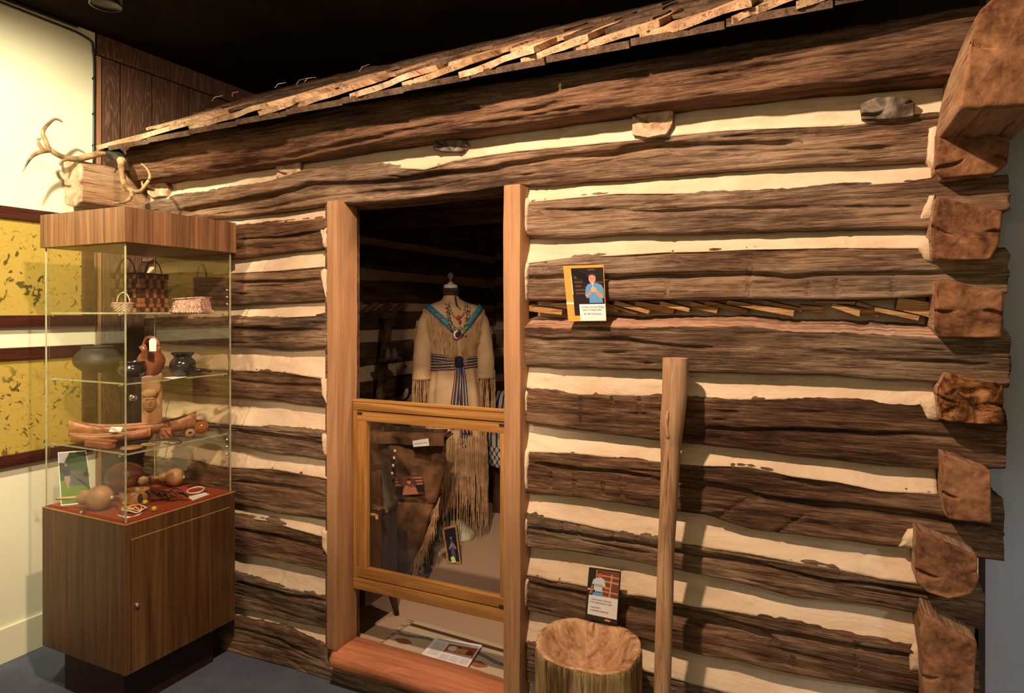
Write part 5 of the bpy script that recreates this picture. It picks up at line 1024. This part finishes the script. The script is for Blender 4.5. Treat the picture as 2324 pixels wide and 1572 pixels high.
# necklaces
def necklace(name, lb, depth, wid, mats, r, off=0, drop_=None):
    t = thing(name, T(off, -.09, 1.45), lb, 'necklace', 'necklaces on the dress form'); n = 70; b = [MB() for _ in mats]
    for i in range(n):
        s_ = -.95+1.9*i/(n-1); x_ = off+wid*math.sin(s_*PI/2); z_ = 1.575-(depth-.025)*(math.cos(s_*PI/2)**.75); y_ = fy_(x_*1.1, min(z_, 1.54), .014+.004*(i % 2)) if z_ < 1.545 else -.055-.03*(1.60-z_)/.055
        mi_ = i % len(mats); ellip(b[mi_], T(x_+.004*math.sin(i*2.1), y_, z_+.003*math.sin(i*1.3)), r*(1.0 if i % 3 else .7), r*.85, r*.85, n=7)
    for bb, mt in zip(b, mats): bb.build('bead_strand', mt, t, True)
    if drop_: 
        for q_, (px_, pz, rr2, mt) in enumerate(drop_): bb = MB(); ellip(bb, T(px_, fy_(px_, pz, .020+.005*q_), pz), rr2, rr2*1.1, .006); bb.build('pendant', mt, t, True)
    return t
necklace('necklace', 'long necklace of red and purple beads with white medallion', .26, .055, [M_purple, M_red], .0045, .01, [(.0, 1.36, .028, M_red), (.0, 1.362, .024, M_bwhite), (.004, 1.36, .016, M_ink)])
necklace('necklace', 'necklace of green and yellow beads on the dress form', .235, .066, [M_green, M_yel, M_ink], .0048, .012, [(.045, 1.385, .012, M_green), (.055, 1.36, .010, M_gourd)])
necklace('necklace', 'necklace of brown seed beads and shells on the dress form', .205, .074, [M_hair, M_gourd, M_bwhite], .0052, .012, [(.02, 1.40, .012, M_gourd), (.035, 1.375, .012, M_gourd)])
necklace('necklace', 'necklace of dark blue beads lying inside the others', .22, .060, [M_blueb, M_ink, M_green], .0042, .014, [(.03, 1.39, .012, M_blueb), (.015, 1.372, .013, M_ink)])
necklace('necklace', 'thin red cord necklace with a red pendant', .14, .048, [M_red, M_hair], .0025, .01, [(.012, 1.465, .013, M_red), (.02, 1.44, .010, M_red)])
t = thing('choker', T(-.02, -.05, 1.62), 'dark beaded choker with hanging ties at the neck', 'choker'); b = MB()
for j in range(5):
    z_ = 1.605+.009*j; n_ = 40; b.tube([T(-.02+(.048)*math.cos(2*PI*i/n_), .050*math.sin(2*PI*i/n_), z_) for i in range(n_)], .0042+.0006*(j % 2), 6, closed=True, m=j % 2)
b.build('bead_rows', [M_ink, M_hair], t, True)
MB().tube(smooth_path([T(.0, -.056, 1.61), T(.005, -.075, 1.57), T(.012, -.092, 1.535), T(.03, -.105, 1.51)], 4), .003, 6).build('tie', M_ink, t, True); MB().tube(smooth_path([T(.0, -.056, 1.61), T(.0, -.077, 1.57), T(.006, -.095, 1.53)], 4), .003, 6).build('tie', M_ink, t, True)
# fan beside the base
c0 = at_floor(1062, 1196); t = thing('feather_fan', c0, 'dark feather fan lying at the dress form base', 'feathers')
for i in range(7): a = 2.2+.14*i; feather(c0+[0, 0, .085+.003*i], (math.cos(a-.9), math.sin(a-.9), .15), .20, .014, t, M_feather, .02)
MB().tube([c0+[0, 0, .04], c0+[-.05, .03, .09]], .008, 8).build('handle', M_hair, t, True)
# dark chest at the left of the doorway
cxf = -1.753; t = thing('dark_chest', (-2.05, .37, .1), 'dark wooden chest on tapered legs just inside the doorway', 'chest')
slab('body', (-2.36, .165, .235), (cxf, .395, .60), M_dark, t, .004); slab('rim', (-2.365, .160, .60), (cxf+.005, .400, .635), M_dark, t, .004)
for x_, y_, dx_, dy_ in ((cxf-.02, .375, .012, .030), (cxf-.20, .20, -.01, -.01), (-2.34, .375, -.02, .03), (-2.34, .22, -.02, -.02)):
    b = MB(); b.tube([(x_, y_, .24), (x_+dx_, y_+dy_, .101)], [.022, .011], 12); b.build('leg', M_dark, t, True)
lp_ = P(872, 1052, 0, cxf-.03); 
b = MB(); q0 = P(888, 1180, 0, cxf-.02); q1 = P(873, 1050, 0, cxf-.02); b.tube([q0, q1], .020, 4); b.build('lid_stay', M_dark, t); b = MB(); b.tube([q1+[0, 0, -.012], P(828, 1066, 0, cxf-.02)], .015, 4); b.build('lid_stay', M_dark, t)
for i, (px_, py, mt, lb) in enumerate(((845, 1180, M_gourd, 'pale carved scrap lying nearest in the dark chest'), (868, 1165, M_pants, 'rolled brown leather lying on the dark chest'), (850, 1160, M_hair, 'dark fur scrap at the back of the dark chest'))):
    c1 = P(px_, py, 2, .637); b = MB(); b.tube(smooth_path([c1+[-.06, .0, .012], c1+[0, .02, .016], c1+[.03, -.01, .012]], 5), [.009+.003*math.sin(k_*.5) for k_ in range(11)], 9, flat=.6); tag(b.build(('wood_scrap', 'leather_roll', 'fur_scrap')[i], mt, smooth=True), lb, 'scrap')
# chair carrying the buckskin trousers
yc_ = .86; t = thing('wooden_chair', (-1.99, yc_+.1, .1), 'dark rocking chair hidden under the brown buckskin trousers', 'chair')
for x_ in (-2.20, -1.89):
    MB().tube([(x_, yc_+.03, .14), (x_, yc_+.03, .86)], .017, 10).build('back_post', M_dark, t, True); MB().tube([(x_-.30, yc_+.36, .14), (x_-.28, yc_+.36, .48)], .016, 10).build('leg', M_dark, t, True)
    MB().tube(smooth_path([(x_+.06, yc_-.13, .135), (x_, yc_+.0, .118), (x_-.14, yc_+.17, .116), (x_-.30, yc_+.36, .122), (x_-.36, yc_+.45, .14)], 5), .014, 8).build('rocker', M_dark, t, True)
for z_ in (.62, .74, .85): slab('back_slat', (-2.19, yc_+.02, z_-.02), (-1.90, yc_+.035, z_+.02), M_dark, t, .004)
b = MB(); b.prism([(-2.22, yc_+.02, .48), (-1.87, yc_+.02, .48), (-2.15, yc_+.39, .48), (-2.50, yc_+.39, .48)], (0, 0, .025)); b.build('seat', M_dark, t); slab('front_stretcher', (-2.49, yc_+.35, .28), (-2.18, yc_+.37, .30), M_dark, t, .004)
fr_ = P(968, 1306, 2, .13); MB().tube([(-1.89, yc_+.03, .30), (-1.86, yc_-.05, .13)], .014, 10).build('leg', M_dark, t, True)
tr = thing('buckskin_trousers', (-1.99, yc_, .5), 'brown buckskin trousers with white buttons and side fringe over a chair', 'trousers')
def cloth(name, L_, R_, y_, par, mat, nb=.022, n=46, m_=40, sd=3, th=.008):
    """sheet hanging between the left edge L_ and right edge R_ (picture outlines on the plane y_)"""
    A = np.array([P(a, b_, 1, y_) for a, b_ in L_]); B = np.array([P(a, b_, 1, y_) for a, b_ in R_]); s_ = np.linspace(0, len(A)-1, n); A = np.stack([np.interp(s_, range(len(A)), A[:, k_]) for k_ in range(3)], 1); B = np.stack([np.interp(s_, range(len(B)), B[:, k_]) for k_ in range(3)], 1)
    u_ = np.linspace(0, 1, m_)[None, :, None]; V = A[:, None]*(1-u_)+B[:, None]*u_; X_ = V[..., 0]; Z_ = V[..., 2]
    V[..., 1] += -nb*1.6*np.sin(PI*u_[..., 0])**.5+nb*1.6*fbm(X_*7+Z_*3, Z_*4, sd, 3)+nb*.5*fbm(X_*18-Z_*9, Z_*12, sd+4, 3)+nb*2.5*np.exp(-np.linspace(0, 1, n)[:, None]*14)
    o = link_mesh(name, V.reshape(-1, 3), grid_faces(n, m_), mat, par, True); md = o.modifiers.new('thick', 'SOLIDIFY'); md.thickness = th; return o
cloth('trouser_top', [(836, 984), (832, 1040), (830, 1120), (850, 1150)], [(1004, 990), (1012, 1020), (1008, 1080), (992, 1140)], yc_, tr, M_pants, .040)
cloth('trouser_leg', [(888, 1118), (893, 1180), (892, 1250), (888, 1290)], [(978, 1132), (980, 1165), (963, 1230), (942, 1300)], yc_-.035, tr, M_pants, .036, sd=9)
cloth('waistband', [(840, 978), (842, 1000)], [(1006, 984), (1008, 1012)], yc_-.045, tr, M_pants, .030, 20, 60, 14)
cloth('rear_flap', [(836, 975), (834, 1010)], [(1000, 978), (1010, 1010)], yc_+.05, tr, M_pants, .03, 12, 40, 17)
for py in (1023, 1039, 1056, 1074):
    c1 = P(896-(py-1023)*.12, py, 1, yc_-.088); MB().lathe(c1, [(.0005, .004), (.007, .003), (.009, 0), (.0005, 0)], 14, R=Matrix.Rotation(PI/2, 3, 'X')).build('button', M_bwhite, tr, True)
it = []
for i in range(150):
    f_ = (i+rr_.random())/150; px_ = np.interp(f_, [0, .35, .7, 1], [998, 985, 966, 944]); py = np.interp(f_, [0, .35, .7, 1], [1128, 1168, 1225, 1262]); p0 = P(px_, py, 1, yc_-.055); L_ = rr_.uniform(.07, .14); it.append((p0, p0+[rr_.uniform(-.03, .01), rr_.uniform(-.03, .0), -L_], rr_.uniform(0, 6)))
b = MB()
for p0, p1, ph in it: b.tube([p0, (np.array(p0)+p1)/2+[.006*math.sin(ph), -.008, 0], p1], [.0022, .002, .0012], 4)
o = b.build('side_fringe', M_fringe, tr); o['kind'] = 'stuff'
# paper label and photo on the trousers
q = [P(936, 1000, 1, yc_-.11), P(972, 994, 1, yc_-.11), P(974, 1011, 1, yc_-.12), P(938, 1014, 1, yc_-.12)]; t = thing('paper_label', q[3], 'white paper label lying on top of the brown trousers', 'label')
c = Card(*q); c.slab('paper', M_white, .001, t); c.text('caption_text', 'BUCKSKIN PANTS', .5, .62, .20, .80, M_ink, t, h=.001)
q = [P(898, 1081, 1, yc_-.10), P(958, 1078, 1, yc_-.10), P(962, 1120, 1, yc_-.115), P(897, 1124, 1, yc_-.115)]; t = thing('photo_card', q[3], 'landscape photo of a person in buckskins, pinned on the brown trousers', 'photo')
c = Card(*q); c.slab('backing', fc_(60, 40, 34), .003, t); c.rect(0, 0, 1, 1, fc_(96, 58, 44))
for v_ in (.08, .25, .42): c.rect(0, v_, 1, v_+.08, fc_(168, 118, 92))
c.rect(0, .55, .3, 1, fc_(30, 28, 34)); c.rect(.75, .5, 1, .9, fc_(36, 30, 30)); c.poly([(.25, 1), (.30, .66), (.42, .46), (.60, .46), (.74, .66), (.82, 1)], fc_(176, 112, 86)); c.oval(.50, .32, .07, .14, fc_(196, 120, 96)); c.oval(.50, .21, .07, .06, fc_(50, 30, 26)); c.poly([(.42, .5), (.5, .75), (.58, .5), (.56, .48), (.5, .66), (.44, .48)], fc_(120, 110, 120)); c.bake('print', t); c.slab('acrylic_cover', M_acr, .001, t, .01, .003)
# framed photo on the floor
q = [P(1004, 1198, 1, 1.10), P(1036, 1190, 1, 1.12), P(1047, 1268, 1, 1.05), P(1017, 1275, 1, 1.03)]
q[2][2] = q[3][2] = .102; t = thing('framed_photo', (q[2]+q[3])/2, 'small gold framed dark photo leaning up on the cabin floor', 'picture')
c = Card(*q); c.slab('backing', M_ink, .012, t); c.rect(.1, .06, .9, .94, fc_(20, 20, 26)); c.poly([(.35, .9), (.40, .45), (.5, .36), (.62, .45), (.66, .9)], fc_(74, 66, 96)); c.oval(.5, .32, .06, .04, fc_(130, 96, 90)); c.poly([(.40, .46), (.62, .46), (.80, .60), (.76, .63), (.5, .54), (.26, .63), (.22, .60)], fc_(120, 104, 120)); c.bake('print', t)
for u0, v0, u1, v1 in ((0, 0, 1, .06), (0, .94, 1, 1), (0, .06, .1, .94), (.9, .06, 1, .94)): b = MB(); b.prism([c.at(u0, v0, .004), c.at(u1, v0, .004), c.at(u1, v1, .004), c.at(u0, v1, .004)], -c.n*.006); b.build('frame_bar', M_gold, t)
b = MB(); b.prism([c.at(.28, .84, .005), c.at(.55, .80, .008), c.at(.72, .96, .016), c.at(.36, .99, .01)], c.n*.0006); tag(b.build('sticky_note', fc_(186, 214, 140)), 'pale green sticky note on the little framed photo', 'note')
# rug, newspaper
ru = Mat('striped_rug', .95, .05); tc = ru.n('ShaderNodeTexCoord'); sp_ = ru.n('ShaderNodeSeparateXYZ'); ru.l(tc.outputs['Object'], sp_.inputs[0]); vv = ru.math('DIVIDE', sp_.outputs[1], .26)
BR_ = (.10, .045, .035, 1); CRM = (.52, .43, .28, 1); BLU = (.055, .065, .11, 1)
r1 = ru.ramp(ru.math('ADD', vv, .5), [(0, CRM), (.70, CRM), (.80, BR_), (.89, CRM)]); ru.nt.nodes[-1].color_ramp.interpolation = 'CONSTANT' if hasattr(ru.nt.nodes[-1], 'color_ramp') else None
wv = ru.math('SINE', ru.math('MULTIPLY', sp_.outputs[0], 26)); bandc = ru.math('ADD', .012, ru.math('MULTIPLY', wv, .012)); dist_ = ru.math('ABSOLUTE', ru.math('SUBTRACT', sp_.outputs[1], bandc)); motif = ru.math('LESS_THAN', dist_, ru.math('MULTIPLY', ru.math('GREATER_THAN', ru.math('SINE', ru.math('MULTIPLY', sp_.outputs[0], 620)), -.4), .011))
tri = ru.math('LESS_THAN', ru.math('ABSOLUTE', ru.math('SUBTRACT', sp_.outputs[1], -.045)), ru.math('MULTIPLY', ru.math('MAXIMUM', ru.math('SINE', ru.math('MULTIPLY', sp_.outputs[0], 34)), 0.0), .022))
c1_ = ru.mix(motif, r1, BLU); c2_ = ru.mix(tri, c1_, (.30, .12, .07, 1)); ru.col(c2_); ru.bump(ru.noise((400, 400, 400), 2), .003, .8)
a0 = at_floor(944, 1411); b0 = P(873, 1464, 2, .105); ex = at_floor(1147, 1469)-a0; Lx = 1.15; ex = ex/np.linalg.norm(ex); ey = np.cross([0, 0, 1], ex)
L_r = .26; t = thing('woven_rug', a0+ex*.5-ey*.13, 'striped cream and brown woven rug on the floor behind the sill', 'rug'); ry_ = Lx; org = a0+ex*(Lx/2)-ey*L_r/2
t.location = org; LOC[t.name] = np.array(org)
nx, ny = 60, 18; V = []
for i in range(nx):
    for j in range(ny): u_ = i/(nx-1)-.5; v_ = j/(ny-1)-.5; V.append(np.array([u_*Lx, v_*L_r*1.0, .004+.002*float(fbm(np.array(u_*12), np.array(v_*6.), 8, 2))]))
V = np.array(V); t.rotation_euler = (0, 0, math.atan2(ex[1], ex[0])); me = bpy.data.meshes.new('rug_field'); me.from_pydata(V.tolist(), [], grid_faces(nx, ny)); me.materials.append(ru.m); o = bpy.data.objects.new('rug_field', me); COL.objects.link(o); o.parent = t; md = o.modifiers.new('thick', 'SOLIDIFY'); md.thickness = .004; md.offset = 1
for i in range(18): v_ = -.5+(i+.5)/18; bb = MB(); bb.tube([(-Lx/2, v_*L_r, .004), (-Lx/2-.03-.01*(i % 3), v_*L_r+.01*math.sin(i*2.), .003)], .002, 5); oo = link_mesh('tassel', np.array(bb.v)+np.array(org), bb.f, M_pale, t, True)
q = [P(989, 1445, 2, .122), P(1094, 1463, 2, .122), P(1060, 1515, 2, .120), P(954, 1487, 2, .120)]; t = thing('newspaper', (q[0]+q[2])/2-[0, 0, .01], 'folded newspaper with colour photo lying on the striped rug', 'newspaper')
c = Card(*q); c.slab('folded_pages', M_white, .006, t); c.rect(.36, .20, .97, .60, fc_(150, 92, 62)); c.oval(.50, .40, .10, .12, fc_(222, 205, 198)); c.oval(.62, .38, .06, .13, fc_(190, 150, 140)); c.oval(.75, .42, .09, .10, fc_(206, 140, 92)); c.oval(.87, .44, .07, .12, fc_(120, 60, 40)); c.rect(.40, .54, .95, .60, fc_(206, 170, 150)); c.oval(.62, .30, .04, .04, fc_(60, 34, 26))
for j in range(11): c.rect(.08, .24+j*.055, .31, .255+j*.055, fc_(176, 172, 172))
for k_ in range(3):
    for j in range(6): c.rect(.36+.21*k_, .70+j*.04, .54+.21*k_, .712+j*.04, fc_(176, 172, 172))
c.bake('print', t); c.text('headline_text', 'Cherokee heritage days rich demonstration of culture', .53, .135, .085, .88, M_ink, t, h=.0015)
# standing tool and white shoes in the dark back
t = thing('wooden_stand', (-2.68, 1.60, .1), 'old wooden upright with crosspiece against the inner log wall', 'stand'); a = P(884, 712, 0, -2.66); b_ = P(862, 905, 0, -2.66)
MB().tube([a, b_, (b_[0], b_[1]-.05, .1)], .030, 4).build('upright', M_log_y, t); c1 = P(885, 815, 0, -2.62); MB().box(c1, (.05, .20, .025), bev=.004).build('crosspiece', M_log_y, t); MB().box(a+[0, 0, -.01], (.06, .10, .05), bev=.006).build('head', M_log_y, t)
for px_, r_ in ((880, .030), (895, .034)): c2 = P(px_, 806, 0, -2.60); tag(MB().lathe(c2+[0, 0, -.03], [(.001, 0), (.02, 0), (r_*.8, .03), (.014, .06), (.008, .08), (.001, .08)], 14).build('clay_bottle', plain('dull_clay', (.16, .12, .09, 1), .6), smooth=True), ('small dull bottle, left one on the wooden crosspiece' if px_ < 890 else 'small dull bottle, right one on the wooden crosspiece'), 'bottle')
for px_, dx_ in ((904, 0), (920, 1)):
    c2 = P(px_, 892, 1, 1.95); b = MB(); b.tube(smooth_path([c2+[0, 0, .03], c2+[.01, -.01, .0], c2+[.0, -.04, -.03], c2+[.0, -.07, -.035]], 4), [.022, .024, .024, .023, .022, .022, .022, .021, .020, .018, .016, .012, .006], 12); tag(b.build('moccasin', M_bwhite, smooth=True), ('pale moccasin toe, left of the pair behind the trousers' if dx_ == 0 else 'pale moccasin toe, right of the pair behind the trousers'), 'shoe')
t = thing('dark_table', (-2.35, 2.0, .1), 'low dark table at the back carrying the pale moccasins', 'table'); slab('tabletop', (-2.75, 1.8, .78), (-2.15, 2.2, .81), M_dark, t, .004)
for x_ in (-2.72, -2.18):
    for y_ in (1.83, 2.17): slab('leg', (x_-.02, y_-.02, .1), (x_+.02, y_+.02, .78), M_dark, t)
# coverlet hanging at the right
cm = Mat('patterned_coverlet', .9, .05); tc = cm.n('ShaderNodeTexCoord'); s_ = cm.n('ShaderNodeSeparateXYZ'); cm.l(tc.outputs['Object'], s_.inputs[0])
wx_ = cm.math('SINE', cm.math('MULTIPLY', s_.outputs[0], 150)); wz_ = cm.math('SINE', cm.math('MULTIPLY', s_.outputs[2], 110)); low = cm.math('LESS_THAN', s_.outputs[2], -.08)
d1 = cm.math('LESS_THAN', cm.math('ABSOLUTE', cm.math('ADD', wx_, wz_)), .45); d2 = cm.math('GREATER_THAN', wx_, .45); pat = cm.math('ADD', cm.math('MULTIPLY', d1, low), cm.math('MULTIPLY', d2, cm.math('SUBTRACT', 1.0, low)))
cm.col(cm.mix(pat, (.46, .43, .38, 1), (.03, .035, .06, 1)))
t = thing('hanging_coverlet', P(1130, 985, 1, 1.9), 'blue and white patterned coverlet draped behind the right door post', 'textile')
cloth('coverlet_cloth', [(1116, 888), (1112, 960), (1104, 1010), (1106, 1052)], [(1185, 885), (1190, 960), (1190, 1030), (1190, 1075)], 1.9, t, cm.m, .03, 40, 30, 21)
t = thing('dark_bench', (-1.85, 2.1, .1), 'dark bench standing under the patterned coverlet', 'bench'); slab('box', (-2.06, 1.95, .1), (-1.5, 2.4, .42), M_dark, t, .01); slab('back', (-2.06, 1.95, .42), (-1.5, 1.99, .93), M_dark, t, .01)
